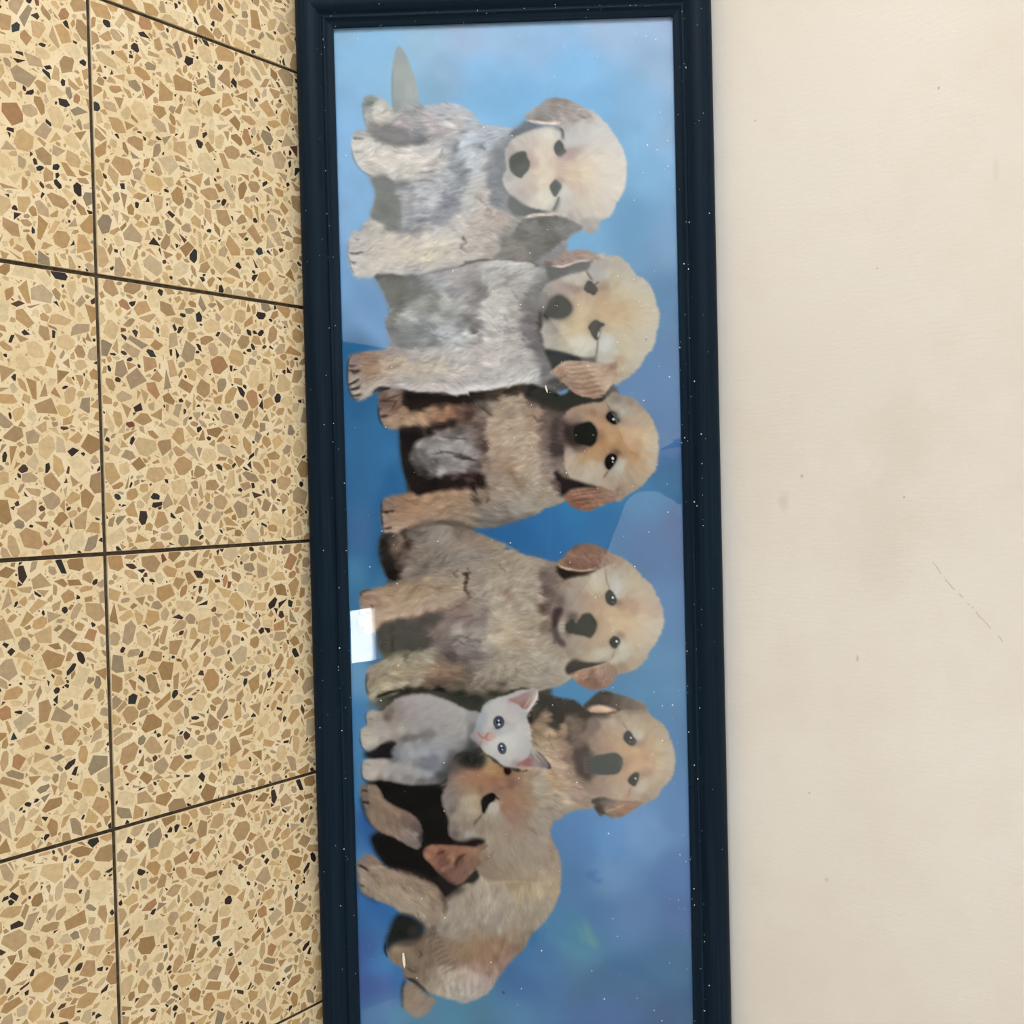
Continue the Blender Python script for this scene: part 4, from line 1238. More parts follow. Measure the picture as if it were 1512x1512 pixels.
S(D6H, "28,990 60,950 120,925 250,930 400,940 500,950 600,932 645,930 570,1000 550,1060 600,1090 520,1160 460,1230 400,1290 340,1312 260,1270 180,1200 100,1110 40,1050",
  """70,990,8d6450 140,970,936b56 200,1000,7d5547 120,1060,8a6250 250,960,8f6752 300,1040,976e58 220,1080,7b574a 260,1130,85604f 350,980,8f6753 360,1080,7a584b
300,1180,7d5d50 420,1010,936d58 420,1120,8a6857 380,1230,846455 480,1060,8c6b58 500,1000,97735e 460,1180,7f6557 600,960,8f6f5c""", 1.2, .7, ang=140)
L(D6H, "150,1022 190,1005 245,978", "5f4038", 16, 1, .75)
L(D6H, "330,1160 345,1100 370,1050 430,1010", "63463c", 20, 1, .75)
L(D6H, "300,1040 310,1090 290,1140", "ab7f66", 18, 2, .6)
L(D6H, "130,1140 200,1190 250,1230", "684a40", 16, 2, .6)
F(D6H, "180,1195 260,1270 340,1315 420,1330 380,1370 300,1400 260,1440 220,1420 190,1320 150,1230", "2b2624", 4, .85)
for _k in range(6):
    L(D6H, "%d,%d %d,%d %d,%d" % (470 + 25 * _k, 1190 - 20 * _k, 540 + 22 * _k, 1150 - 22 * _k, 600 + 20 * _k, 1080 - 20 * _k), "6f5a4c" if _k % 2 else "b09c86", 9, 1, .5)
S(KB, "135,870 160,835 230,828 290,850 320,910 360,970 430,1020 520,1060 600,1100 680,1190 700,1300 670,1410 600,1405 500,1352 400,1302 300,1262 220,1182 180,1100 150,1000",
  """170,880,7d6c5f 240,870,8a7767 160,950,7a695d 250,960,8f7a66 200,1010,7b6a5d 330,1020,8e7765 250,1100,8a7463 350,1120,8f7865 300,1200,887262 430,1120,89725f
450,1220,8b7566 550,1150,7b655b 540,1280,8d7a70 620,1300,8f8078 640,1220,6b5b56 600,1380,7a6d67 690,1300,4f4541""", 2.0, .8, ang=45)
L(KB, "140,905 175,890 200,900", "3b302d", 12, 1, .8)
L(KB, "150,1000 180,995 215,1000", "2e2624", 15, 1, .8)
L(KB, "135,940 150,1020 180,1100", "1f2530", 16, 2, .8)

# ======================= kitten =======================
F(KB, "170,560 240,510 310,470 400,440 470,440 420,500 400,560 420,620 340,612 280,606 200,606", "201e1d", 3, 1, .2)
S(KB, """185,240 200,190 260,170 320,180 400,120 480,62 600,32 720,27 820,52 920,82 1000,122 1100,172 1200,185 1260,300 1220,480
1120,540 1000,560 960,640 920,700 880,810 800,835 700,845 600,842 500,832 400,812 300,802 230,815 170,790 150,740 150,660 180,615 260,608 330,602 430,600 400,540
460,480 420,450 330,475 250,530 190,540 150,500 135,430 140,350 190,310""",
"""230,210,b0a598 220,280,a69b8e 300,230,a39688 280,180,b3a99d 180,340,b5ab9d 180,420,bfb4a3 180,480,b8aea0 250,350,b5a89c 270,430,bdb1a2 230,510,a89f93
330,300,a99e98 360,380,b3a79e 320,440,a59b90 400,200,8f8078 370,230,7a6a61 450,120,9a8e88 460,220,988c85 440,300,a2978f 500,350,b1a69d 450,400,a3988f
560,100,a59b97 600,180,a49a96 580,280,a49b96 620,350,a89f99 700,80,aaa19d 700,180,a79e9b 720,280,a59d98 800,120,aca39f 850,220,aba39f 820,320,a6a09d
950,160,aca59f 950,260,ada6a0 950,360,a9a39e 1050,220,aba49d 1050,320,ada59f 1050,400,a39d99 1120,240,9b9793 1130,330,84837f 1120,420,7b7a78 1050,470,8a8683
600,420,857d78 700,400,8a8480 760,390,84807e 540,430,7d746c 460,480,8f8a88 560,480,a3a09f 650,460,9b9998 520,550,99989a 450,560,84848a 400,540,55555a
430,600,77767a 600,560,aaa8a8 700,540,a3a2a3 800,460,a09fa0 900,430,a3a09e 850,540,9a9a9b 950,480,989694 700,620,86858a 800,620,808187 880,600,93949a
620,640,8d8a8c 760,680,7c7d84 860,680,85868c 560,630,9c9894 180,650,b3a89a 180,720,b5aa9d 200,780,a69b8f 250,660,b3a69a 260,740,b7aba0 350,660,b0a59d
360,740,b0a59e 450,680,aaa29d 460,760,a39a96 560,700,a8a29e 560,790,8f8885 650,740,a6a3a2 680,810,77726f 740,740,a2a0a2 780,800,75726f 850,760,5c5d5c
300,790,8d8379 400,790,8a8079 960,560,8b857f""", 2.4, .45, ang=150, s=4)
L(KB, "455,440 560,425 680,405 760,385", "7b736c", 20, 2, .7)
L(KB, "380,170 420,140 400,200 360,240", "6f5f55", 26, 3, .6)
L(KB, "640,640 700,680 760,700", "6f6c72", 18, 3, .5)
L(KB, "190,255 230,250 250,265", "7d7267", 9, 1, .7)
L(KB, "145,395 190,400 215,395", "8d8274", 8, 1, .7)
L(KB, "155,660 200,655 240,675", "857a6e", 8, 1, .7)
L(KB, "150,700 185,710 200,740", "8d8276", 7, 1, .6)
L(KB, "135,350 132,430 150,505 190,545", "28303a", 9, 1, .7)
L(KB, "150,640 148,740 175,800 300,812", "1f2026", 9, 1, .7)
L(KB, "185,190 182,240 190,310", "3a3f3c", 8, 1, .7)
F(KB, "210,100 330,80 420,80 350,150 330,190 260,165 215,165", "6d6a5c", 4, .7, .4)
F(KB, "900,620 960,540 1010,560 1000,640 930,760 880,850 830,850 850,760", "4f4c49", 5, .8, .4)
S(KIT, """490,480 530,380 580,290 680,240 780,210 830,200 860,190 940,150 1050,135 1130,128 1172,160 1160,230 1120,310 1070,390 1050,450 1080,550 1095,640 1100,750
1110,790 1160,820 1230,890 1290,960 1312,1016 1270,1018 1180,1012 1080,1004 960,1012 880,1012 800,995 740,962 690,912 620,872 560,832 510,765 440,705 415,650 460,600""",
"""500,560,a3a5a6 560,480,a9acb0 550,420,a8a9aa 620,360,b9b7b4 700,300,c0bdb9 640,520,c8c3ba 650,460,c4bfb6 600,570,bdb9b4 760,340,c3bcb7 800,400,c3bab6
860,350,c0b7b4 900,420,c4bcb8 950,380,bcb6b3 860,470,c5bdb7 820,520,aaa29d 880,560,b3a9a0 800,590,b0adad 740,610,a3a3a8 700,570,a5a3a4 900,640,c5c0b9
820,680,cfcac2 860,740,c9c4bd 740,700,d0cbc2 960,560,c6c1bb 1000,500,bfbab7 1000,650,c3bdb8 1000,750,c0bab6 960,830,bdb6b3 900,850,c2bab6 850,900,c5bfb9
820,950,beb7b1 760,900,c3beb8 680,800,cbc6bc 650,760,cdc9c0 620,810,c8c4bb 580,780,c3bfb8 560,720,b5a59f 500,640,ab9f9c 480,690,a5a09e 700,860,c3beb6
900,960,ab9c97 1040,780,b9b2ae 460,660,9a9896 1000,170,bcb2ad 900,190,beb5b0 1020,420,bab5b2""", 1.6, .25, centre="650,660", s=4)
S(KIT, "845,250 920,220 1000,180 1080,150 1150,150 1150,210 1110,275 1060,345 1000,355 960,312 900,292", "900,260,a9837c 960,240,a98d88 1000,300,9a7068 1060,220,a18984 1110,180,ad9a94 1040,300,a57a72", 1.0, .4, ang=-40)
L(KIT, "1165,150 1155,230 1095,320 1050,400", "d9d2c6", 15, 1, .9)
L(KIT, "1085,220 1050,290 1015,345", "d3c8bc", 8, 0, .8)
L(KIT, "1130,200 1095,265 1060,330", "cfc4b8", 7, 0, .7)
E(KIT, "850,268", 14, 20, "a5564c", 2, .6)
S(KIT, "1085,800 1150,820 1230,890 1290,960 1312,1016 1260,1016 1150,1006 1060,1000 950,1002 925,970 1000,930 1060,890 1080,850", "1120,880,8f7f7c 1180,900,84756f 1230,960,7d7273 1050,930,a06a66 980,970,a3736c 1150,960,9b8883 1120,830,a89f9a 940,985,a3827b", 1.0, .4, ang=45)
L(KIT, "1140,812 1235,893 1300,985", "5f5652", 11, 1, .8)
L(KIT, "1265,1008 1310,1015 1302,985 1285,955", "2b2727", 13, 1, .9)
L(KIT, "1100,830 1150,900 1200,950", "c6beb6", 7, 0, .8)
L(KIT, "1130,830 1190,890 1240,950", "b5aba5", 6, 0, .6)
L(KIT, "1010,980 960,1005 900,1015", "b5a49c", 10, 1, .7)
E(KIT, "733,503", 58, 68, "2b2d36", 1, .95)
E(KIT, "733,503", 46, 56, "666c78", 1)
E(KIT, "733,498", 30, 40, "181b30", 1)
E(KIT, "732,486", 11, 11, "ffffff", 0)
E(KIT, "736,527", 14, 12, "dfe3ea", 0)
L(KIT, "745,565 715,572 690,560", "3a3a42", 12, 1, .8)
E(KIT, "770,796", 45, 63, "34343f", 1, .95, -14)
E(KIT, "772,797", 34, 52, "63667a", 1, 1, -14)
E(KIT, "769,798", 22, 34, "1c1c34", 1, 1, -14)
E(KIT, "764,772", 10, 10, "ffffff", 0)
E(KIT, "773,810", 9, 9, "dfe3ea", 0)
F(KIT, "595,655 640,618 690,628 705,668 665,702 620,715 588,692", "c59c88", 1, .9)
L(KIT, "492,600 515,640 545,678 590,665 610,630 640,612", "b0665c", 16, 1, .9)
L(KIT, "548,688 532,735 512,775", "b27c72", 14, 1, .85)
L(KIT, "560,675 600,690 625,715", "b8675c", 13, 1, .8)
E(KIT, "520,690", 26, 40, "b7a29c", 3, .6)
L(KIT, "640,585 690,580 720,600", "a58f96", 12, 2, .6)
L(KIT, "810,520 850,515", "998f8a", 14, 2, .7)
L(KIT, "850,560 900,570", "a3978c", 14, 2, .6)
L(KIT, "360,790 430,785 520,808", "9a9c98", 6, 0, .8)
L(KIT, "340,815 430,825 530,822", "84867f", 5, 0, .7)
L(KIT, "505,885 540,860 575,838", "a09f98", 6, 0, .8)
# dark gap between the kitten's head and shoulder / fourth puppy's side
F(KB, "600,20 720,12 850,40 960,80 1060,130 1170,165 1230,120 1330,70 1200,75 1100,60 1000,40 880,15 760,0", "3b3c35", 3, .75, .3, 2)
F(KIT, "400,700 440,710 500,760 540,820 450,860 400,880 330,880 300,840 360,800 380,750", "2f2f2c", 4, .7)

# ======================= third puppy =======================
S(D3B, """90,110 75,90 120,55 200,45 300,60 450,70 600,75 690,100 800,70 950,60 1060,20 1200,20 1300,60 1512,100 1700,300 1700,800 1512,890 1440,930 1350,960 1280,1000
1200,1030 1100,1060 1000,1092 850,1110 700,1062 600,1050 480,1072 380,1087 280,1122 240,1142 180,1142 135,1130 120,1060 120,960 130,900 180,870 330,830 300,740 275,650 260,560
255,450 245,378 200,375 150,360 115,310 95,220""",
"""350,100,2a211d 450,130,2e2420 330,180,372a24 420,200,463630 550,130,30261f 650,120,342a24 750,130,3a2f2a 560,190,5f4a3f 850,130,4f453d 950,110,55493f
1080,70,35312a 1200,80,474139 1300,110,4b463e 1450,120,3a3a36 1400,180,47403b 140,110,7a655a 200,90,8f7b6f 150,170,765e53 230,180,7d6252 160,260,8f7667
200,300,a88b74 180,340,a08673 270,250,a0826a 330,300,ab8e73 420,270,a8876a 500,240,a07f65 600,230,9a7659 650,260,86644f 440,340,a3876f 560,290,946f55
700,240,6e5547 760,260,5a453d 560,340,55423a 650,320,4f4039 300,420,231e1b 280,500,2a2624 380,410,2c2522 480,380,40352f 300,600,35302d 320,720,2b2624
420,770,2c2422 520,770,2e2321 380,800,342b28 450,700,3b3432 420,480,8d8682 520,420,8f8784 560,450,9a938f 600,530,a59e9a 500,540,98918d 430,560,7a7370
350,580,5f5a58 700,460,a39b97 760,530,a29a96 600,600,857e7b 500,610,6f6967 700,580,8b8280 650,640,928b88 560,680,9a9592 480,680,6a6462 720,660,8d8481
640,700,7f7775 800,560,8d8380 780,430,90857f 800,380,7d6f69 840,650,6b5f5a 760,720,5d4a45 700,750,463632 800,770,4a3833 830,740,382a26 600,740,41332f
620,390,7a706a 700,370,6b605a 850,440,7b685f 870,520,6f5e57 880,590,8a776b 850,300,7b695d 820,350,6d5b52 900,230,85786c 860,180,6a5d53 950,200,9b8b7b
1050,160,a3917d 1150,150,9f8d7b 1100,220,ae9a84 1000,260,aa9780 1200,220,a48f7a 1270,250,a58b74 1250,170,7f6d62 1350,200,655852 1320,300,806c61
950,330,ac9884 1050,350,b5a089 1150,320,b5a08a 1250,340,a8907c 1350,350,7c6a62 950,430,b09b86 1050,450,b8a58f 1150,450,b9a68f 1250,450,b39e89
1320,450,8d776c 950,540,ae9984 1050,560,b29a83 1150,560,b9a58e 1250,560,b3a08b 1330,560,96857b 1400,500,50443f 1430,350,4e433f 980,640,a58d79
1080,680,a08770 1150,650,b09a84 1250,680,b0a08c 1350,680,9c8a7c 1400,640,8f7f75 900,660,8c7a6c 950,740,9a8878 1050,760,a3927f 1150,780,a08d7a
1250,800,aa9c8a 1350,820,a2917f 1420,860,9c8c7e 1440,780,6b5a52 1000,860,a39382 1100,880,a89a8a 1200,900,ab9e8e 1300,920,a49786 1000,980,8f857c
1100,970,9a9084 1180,1000,948a80 900,950,8e8073 900,1040,827a74 1050,1060,7f7069 850,870,8f7d6c 180,900,8d7365 150,960,8f7563 160,1040,977d6c
180,1100,a08777 240,920,9d7c65 240,1020,a9876d 250,1090,a48a76 330,870,9a795f 350,950,ad8a6c 350,1040,a88a72 450,900,ab896c 450,980,b08f72 450,1040,a08773
550,850,a3846a 550,930,b09074 560,1000,a68c75 650,850,a08168 650,930,a98c72 650,1010,97826f 750,850,9a7f69 750,920,a08871 780,990,93826f 830,880,6d594b
1600,300,6b5c53 1600,600,8d7c70""", 2.2, 1.0, ang=170, s=4)
F(D3B, "258,380 330,370 480,370 420,400 370,440 340,500 320,560 310,620 360,700 440,750 560,750 700,740 800,780 640,800 520,820 330,832 300,740 275,650 258,500", "241f1d", 4, .65, .2)
F(D3B, "260,90 420,85 600,95 800,90 900,110 760,150 620,170 520,190 400,215 320,200 280,150", "281f1b", 4, .6, .4)
L(D3B, "500,560 600,540 720,570 870,610", "5a504d", 14, 1, .6)
L(D3B, "640,570 740,590 830,600", "4b3f3d", 14, 1, .7)
L(D3B, "520,400 600,430 700,440 800,430", "625753", 12, 1, .6)
L(D3B, "560,740 680,710 780,720 840,770", "35231f", 20, 2, .7)
L(D3B, "840,690 830,740 800,780 840,860", "2f2320", 18, 1, .75)
L(D3B, "820,180 900,240 960,280", "55483f", 12, 1, .5)
L(D3B, "860,420 870,480 890,550", "57453e", 16, 2, .6)
L(D3B, "1235,260 1270,300 1310,340", "6d564b", 9, 1, .7)
L(D3B, "1060,690 1110,720 1140,790", "86684f", 14, 2, .5)
L(D3B, "900,930 915,890 905,860", "5f4d42", 10, 1, .6)
L(D3B, "960,790 980,760", "5f4d42", 10, 1, .6)
L(D3B, "120,985 170,985 210,970", "382a26", 13, 1, .85)
L(D3B, "125,1050 140,1075", "382a26", 10, 1, .8)
L(D3B, "130,1110 175,1105 200,1095", "4b3a32", 11, 1, .8)
L(D3B, "95,155 150,155 210,170 215,210", "4b3830", 13, 1, .8)
L(D3B, "110,280 140,270 170,270", "3d2e28", 12, 1, .8)
L(D3B, "90,90 130,70 190,60", "2b2422", 14, 1, .8)
L(D3B, "130,125 190,130 250,115", "564238", 12, 1, .7)
L(D3B, "92,190 102,290 130,350", "1f2226", 9, 1, .7)
L(D3B, "120,900 118,1000 130,1120", "23272e", 8, 1, .7)
F(D3H, "0,110 80,60 200,110 260,150 330,160 400,110 500,140 600,185 720,180 790,140 830,85 905,130 890,180 800,215 700,235 600,240 500,270 430,310 330,320 200,290 100,240 0,190", "35342e", 3, .95, .3, 1.5)
S(D3H, """870,120 960,160 1060,180 1140,250 1210,330 1270,420 1310,520 1330,600 1325,720 1320,820 1300,920 1240,990 1180,1060 1120,1110 1050,1150 980,1210 900,1245
860,1180 700,1090 560,1050 430,1000 380,900 370,800 360,700 330,600 330,450 380,350 430,300 500,270 620,242 750,222 800,190""",
"""430,350,a88d7a 500,300,a38874 600,280,b0927a 560,350,ab8f7a 700,270,b3977f 650,330,a2816c 750,300,b39a83 500,400,8f7a6c 450,400,877468 620,390,b6977c
700,420,b99879 760,380,b18e70 740,470,c09a76 800,520,c39a72 780,600,bf946a 850,600,c39d77 760,660,b98e68 820,480,c3a07c 900,520,bf9b76 950,600,b58d67
1000,540,bd9a74 1000,660,b9926c 1100,560,c2a27d 1100,640,b8936d 1080,740,b58f69 1200,600,c5ac8b 1250,500,b9a183 1280,600,c0ab8f 1300,700,bfae97
1200,760,c3aa8b 1150,850,bfa282 1250,850,c3b39c 1050,800,ba9673 950,760,b18c68 900,700,ad8663 1000,880,b69b7d 1100,950,bba386 1150,1000,b8a48c
1000,1000,b5a08a 1050,1080,b09b86 950,1100,a8927e 930,1180,a38e7c 900,880,c3beb5 950,860,c0bab0 880,950,b8ab9a 850,1020,b39f8b 780,1000,b5a18d
700,900,c2b29c 650,850,c1aa8d 750,950,bba68e 600,950,c0b29f 660,1030,b3a391 540,960,b3a595 500,900,b7a48f 450,850,bda993 430,780,b9a590 420,720,a8968a
550,800,bc9d7a 600,740,b8946f 480,680,7c695f 560,690,87705f 700,700,b88f69 680,780,bc9771 1000,300,a39684 960,260,8f8072 900,270,9d9486 950,330,aea595
900,230,75665c 1040,230,8a7768 1080,300,a08d7a 1150,380,ac957e 1200,450,b39b80 1050,400,b0967b 1000,430,a98e74 900,350,7d6c62 1120,260,95806c""", 2.0, .42, centre="740,580", s=4)
F(D3H, "235,450 330,400 420,420 430,520 400,640 330,745 262,710 228,600", "4a3d3a", 4, .9, .5)
E(D3H, "200,640", 40, 60, "74605a", 6, .5)
for _k in range(6):
    L(D3H, "%d,%d %d,%d" % (310, 470 + 26 * _k, 385, 478 + 24 * _k), "938680" if _k % 2 else "6d5f5a", 9, 1, .7)
E(D3H, "735,575", 40, 70, "7d6150", 4, .6)
E(D3H, "520,690", 90, 25, "5f4d45", 4, .6)
F(D3H, "150,340 250,300 370,340 420,420 400,520 420,620 380,720 340,800 290,900 240,860 200,760 160,600", "5f4f48", 6, .5, .8)
F(D3H, "380,490 430,465 520,448 560,500 560,640 500,672 420,668 380,610", "332a26", 3, .95, .4, 1.5)
for _k in range(5):
    L(D3H, "%d,%d %d,%d" % (400, 500 + 32 * _k, 470, 505 + 30 * _k), "6d5f58", 7, 1, .5)
F(D3H, "470,505 520,462 600,430 652,447 690,500 704,560 690,628 640,678 560,664 500,645 478,580", "1e201b", 1, 1, 0, 1)
L(D3H, "635,515 632,560 635,595", "5f645a", 6, 1, .5)
E(D3H, "490,566", 7, 7, "b5b8b0", 0, .8)
E(D3H, "665,566", 6, 6, "b5b8b0", 0, .7)
F(D3H, "798,380 820,338 860,323 892,350 907,390 935,422 890,452 860,447 820,422", "14110e", 1)
E(D3H, "940,425", 35, 16, "6b564c", 3, .7, 10)
E(D3H, "870,405", 11, 11, "ffffff", 0)
L(D3H, "810,260 835,300 855,330", "75584a", 13, 1, .8)
F(D3H, "783,840 800,790 840,757 890,768 903,800 882,850 830,913 798,892", "14110e", 1)
E(D3H, "895,745", 50, 26, "4f3e39", 3, .8, 15)
E(D3H, "862,803", 12, 12, "ffffff", 0)
E(D3H, "862,838", 7, 7, "e8e8e8", 0)
L(D3H, "825,925 795,960 765,1003", "7d6252", 15, 1, .8)
L(D3H, "915,800 890,860 860,900", "cfc9c0", 14, 2, .6)
F(D3H, "268,925 310,950 350,1000 440,1020 520,1042 620,1070 695,1085 600,1098 480,1103 400,1143 350,1195 333,1150 338,1060 288,1000", "2b2321", 2, .95, .3, 1)
S(D3H, "365,1185 420,1140 500,1110 620,1097 760,1090 860,1130 935,1085 905,1200 860,1242 760,1282 640,1332 540,1327 460,1302 400,1242",
  """420,1180,8f6855 400,1220,9a6a4c 500,1150,99745f 520,1230,8f6a58 480,1280,935f48 600,1130,936f5e 640,1200,98735f 620,1290,8e6653 720,1160,957261
760,1230,97745f 820,1190,9d7b69 850,1140,a08472""", 1.2, 1.0, ang=-10)
for _k in range(12):
    L(D3H, "%d,%d %d,%d %d,%d" % (420 + 22 * (_k % 6), 1160 + 14 * _k, 560 + 20 * (_k % 5), 1135 + 14 * _k, 720 + 20 * (_k % 4), 1120 + 13 * _k), ("6b4638", "b58e76")[_k % 2], 8, 1, .55)
# backdrop showing between two heads
F(D3H, "245,55 285,5 340,25 400,85 405,130 330,155 290,120", "6c9cc4", 1, .95, 0, 1)

# ======================= second puppy =======================
S(D2B, """260,180 330,168 470,180 620,175 780,150 880,120 960,85 1080,70 1200,60 1300,65 1420,75 1500,130 1700,200 1900,500 1850,900 1650,1050 1512,1010 1400,985
1260,1010 1100,1040 980,1050 900,1080 780,1060 700,1055 600,1050 500,1035 400,1020 340,1010 280,1025 250,1075 160,1120 100,1085 70,990 68,900 75,800 100,770 200,750 380,720 372,620 345,540
375,430 340,330 300,250""",
"""300,220,676b66 400,240,5e605a 480,280,60625c 350,300,62685f 430,350,5f6058 400,420,6d6f69 560,250,787a79 560,320,6f716f 650,220,8f9094 750,250,9a9a9d
700,180,9d999b 850,180,a39d9c 900,120,a8a09b 850,300,8c8a8b 700,310,83837f 600,400,94958f 700,430,858585 520,480,9fa09b 620,480,8a8b8b 450,530,8e8f8b
380,500,757571 730,500,a9a8a3 850,450,9c9c9a 800,380,a9a8a5 900,400,a19f9c 700,570,848688 600,590,7c7e7f 500,600,868889 420,580,6f7070 450,660,7b7d7e
550,650,85878a 700,650,808287 620,690,9b9b9c 780,620,a5a5a8 950,520,7f7d7f 900,560,88878a 1000,560,857f80 850,590,a8a9ab 950,620,a9a8a6 870,660,b0b1b4
1000,250,8d8788 1050,300,8a8383 1020,200,9b9593 1000,370,938c8a 1100,180,b0aca8 1200,120,b5b1ad 1300,130,b9b5b0 1400,180,b3afaa 1150,260,b3aeaa
1250,250,b8b3ad 1350,280,aba5a1 1130,400,bdb9b3 1200,350,b9b4ae 1100,470,c2bdb7 1200,460,c4bfb9 1250,540,c0bab4 1150,570,bfb8b2 1300,430,b0a9a4
1400,400,827d7d 1450,500,747071 1400,600,8a8485 1450,300,8e8988 1480,180,a4a09c 1480,700,86817f 1100,650,c3b9b4 1200,650,c5bcb7 1300,650,b9b0ac
1050,640,a29c98 1400,780,bab4af 1300,760,c3bab4 1200,780,c4bcb6 1100,780,c1b7b1 1450,880,bcb7b2 1350,900,c1bcb7 1200,900,c5bfb9 1050,900,c4bdb6
1000,760,bab0ab 950,850,bfb5ae 1150,990,bcb6b2 1000,1000,bbb4b0 900,1050,b3aba7 1300,960,b9b5b1 330,760,b09a8c 400,730,a89e9a 250,780,a88b78
200,800,a08470 140,800,927f77 120,880,a08a7e 150,950,a39489 200,900,ab8f7a 260,900,b59a84 250,1000,b1a396 150,1050,a8998d 200,1060,b3a79c
350,850,c2aa94 350,950,b9a89a 450,830,c5b09b 450,930,c2b3a4 550,780,b5aaa3 550,880,c8b8a6 650,850,c9bba9 650,970,bfb4aa 760,850,c8bcab 750,1000,bab0a9
850,900,c3b9ae 860,800,b8afa9 700,760,b2aba7 500,980,b0a8a3 400,1000,a59d9b 600,1040,b0a7a2 1560,250,8d8a88 1600,450,6f6b6b 1600,700,6f6b69
1560,900,8a8683 1600,1000,5d5a57""", 2.2, 1.0, ang=165, s=4)
F(D2B, "265,180 340,172 460,195 600,210 700,280 600,320 520,350 480,420 400,430 365,380 335,300 300,240", "5f615b", 6, .6, .4)
F(D2B, "372,620 440,590 600,580 700,620 620,680 480,700 390,710", "76797a", 6, .6, .6)
L(D2B, "1000,180 1020,260 1060,300 1000,380 960,350", "756e6e", 40, 5, .5)
L(D2B, "900,500 960,500 1010,560 990,600", "6d6768", 34, 4, .6)
L(D2B, "930,570 960,620 1000,640 1050,610", "bfbdb8", 18, 1, .7)
L(D2B, "960,680 1020,690 1055,650", "8d8683", 12, 1, .7)
L(D2B, "980,600 1010,610 1050,590", "6b6564", 12, 1, .7)
L(D2B, "1280,280 1310,330 1345,370", "8d827d", 12, 1, .6)
L(D2B, "880,130 960,90 1060,70 1180,62", "5d5652", 14, 1, .6)
L(D2B, "1180,62 1300,66 1430,78 1490,120", "6b6663", 12, 1, .6)
L(D2B, "1170,440 1230,490 1280,540", "98928d", 9, 1, .5)
for _k in range(22):
    _x, _y = 430 + (_k * 97) % 420, 470 + (_k * 53) % 230
    L(D2B, "%d,%d %d,%d %d,%d" % (_x, _y, _x + 60, _y + 5 + (_k % 3) * 8, _x + 130, _y + 30 + (_k % 4) * 8), ("b5b5b2", "6b6c6d", "a5a5a3")[_k % 3], 8, 1, .45)
for _k in range(16):
    _x, _y = 1060 + (_k * 71) % 330, 380 + (_k * 59) % 240
    L(D2B, "%d,%d %d,%d %d,%d" % (_x, _y, _x + 40, _y + 30, _x + 70, _y + 70), ("d0ccc6", "9a938e")[_k % 2], 8, 1, .45)
for _k in range(14):
    _x, _y = 950 + (_k * 83) % 480, 740 + (_k * 47) % 200
    L(D2B, "%d,%d %d,%d %d,%d" % (_x, _y, _x - 6, _y + 40, _x + 8, _y + 80), ("d2ccc6", "a29a94")[_k % 2], 8, 1, .4)
L(D2B, "75,850 110,855 140,850", "4d3d38", 10, 1, .8)
L(D2B, "75,885 120,900 160,900", "3b2e2b", 13, 1, .85)
L(D2B, "68,995 100,990 135,960", "2e2525", 12, 1, .85)
L(D2B, "80,1030 120,1030 160,1020", "3b302c", 13, 1, .8)
L(D2B, "95,1075 130,1078 170,1068", "3b302c", 11, 1, .8)
L(D2B, "100,770 72,830 66,920 70,1000 100,1085 150,1115", "2b3644", 9, 1, .75)
L(D2B, "250,1070 285,1030 340,1008", "2b3038", 9, 1, .7)
E(D2B, "210,900", 40, 90, "a8805f", 8, .35)
# head of the second puppy
F(D2H, "0,560 120,300 210,240 330,250 500,280 600,260 300,900 200,1080 260,1280 150,1300 60,1100 0,900", "716f70", 8, .7, .7)
S(D2H, """720,95 820,110 940,130 1020,200 1060,260 1110,320 1200,370 1250,430 1290,530 1310,620 1335,680 1330,800 1310,900 1290,1000 1270,1060 1200,1140 1150,1230
1080,1310 1000,1370 940,1400 880,1430 760,1300 700,1205 680,1165 560,1150 400,1112 250,1082 180,1062 150,980 130,880 150,820 120,650 140,480 200,400 300,350 400,310 560,280 640,200""",
"""200,430,9b918b 300,420,a89b92 280,480,a5968c 400,360,b5aaa0 480,330,b9b0a5 560,340,bdb4a8 520,390,c2b7aa 420,430,a48f85 500,460,a38b7f 560,500,bea790
620,560,c0a78a 520,600,c6ae90 560,680,c9b190 480,560,baa48d 500,780,c7b08f 420,800,bda889 350,850,bfb19a 280,850,aaa093 200,870,b0a89c 200,950,b9b1a5
260,1000,b5ada2 350,980,c2b69f 450,900,c8b592 450,1000,ccc3ae 550,980,cfc6b1 600,1050,c9c2b0 480,1080,bcb6a8 640,1110,aea79a 560,850,ccb691
650,760,c0a98b 720,600,bba080 720,700,bfa482 750,520,b39a7e 800,620,bea27f 850,700,bea27e 950,640,bda280 1000,740,c2aa88 1050,640,c3ad8d 900,800,c4ac8a
1100,760,c4b294 1200,700,c5b69c 1280,720,c4b8a5 1200,850,c4b7a1 1100,900,c2b49b 1000,950,c0b297 900,900,beae93 1250,950,c2b8a7 1150,1050,bfb39e
1050,1100,c1b498 950,1050,bcb095 1100,1200,bbaf9a 1000,1250,b5a78f 1000,1330,ab9c87 900,1300,ac977f 920,1180,b0957b 860,1080,b9b3a4 800,980,c3c3bc
780,1060,bdbdb5 770,930,bcb9ae 800,870,bda98a 720,1130,b0a99b 820,1130,b2aa9b 700,250,a7a09c 720,320,aca8a5 680,330,a8a2a0 800,300,b8b0a3
780,200,aba29a 880,200,b1a796 950,220,b3a998 880,300,bbae98 1000,320,bcb29f 1050,330,b9af9f 1000,420,c2b69f 950,480,beb196 860,400,bba98d 780,420,a99178
900,560,bfa988 1100,450,c1b59e 1180,430,bcb3a4 1150,550,c3b598 1250,560,c2b7a4 150,560,85807d 140,700,757271""", 2.2, .42, centre="600,680", s=4)
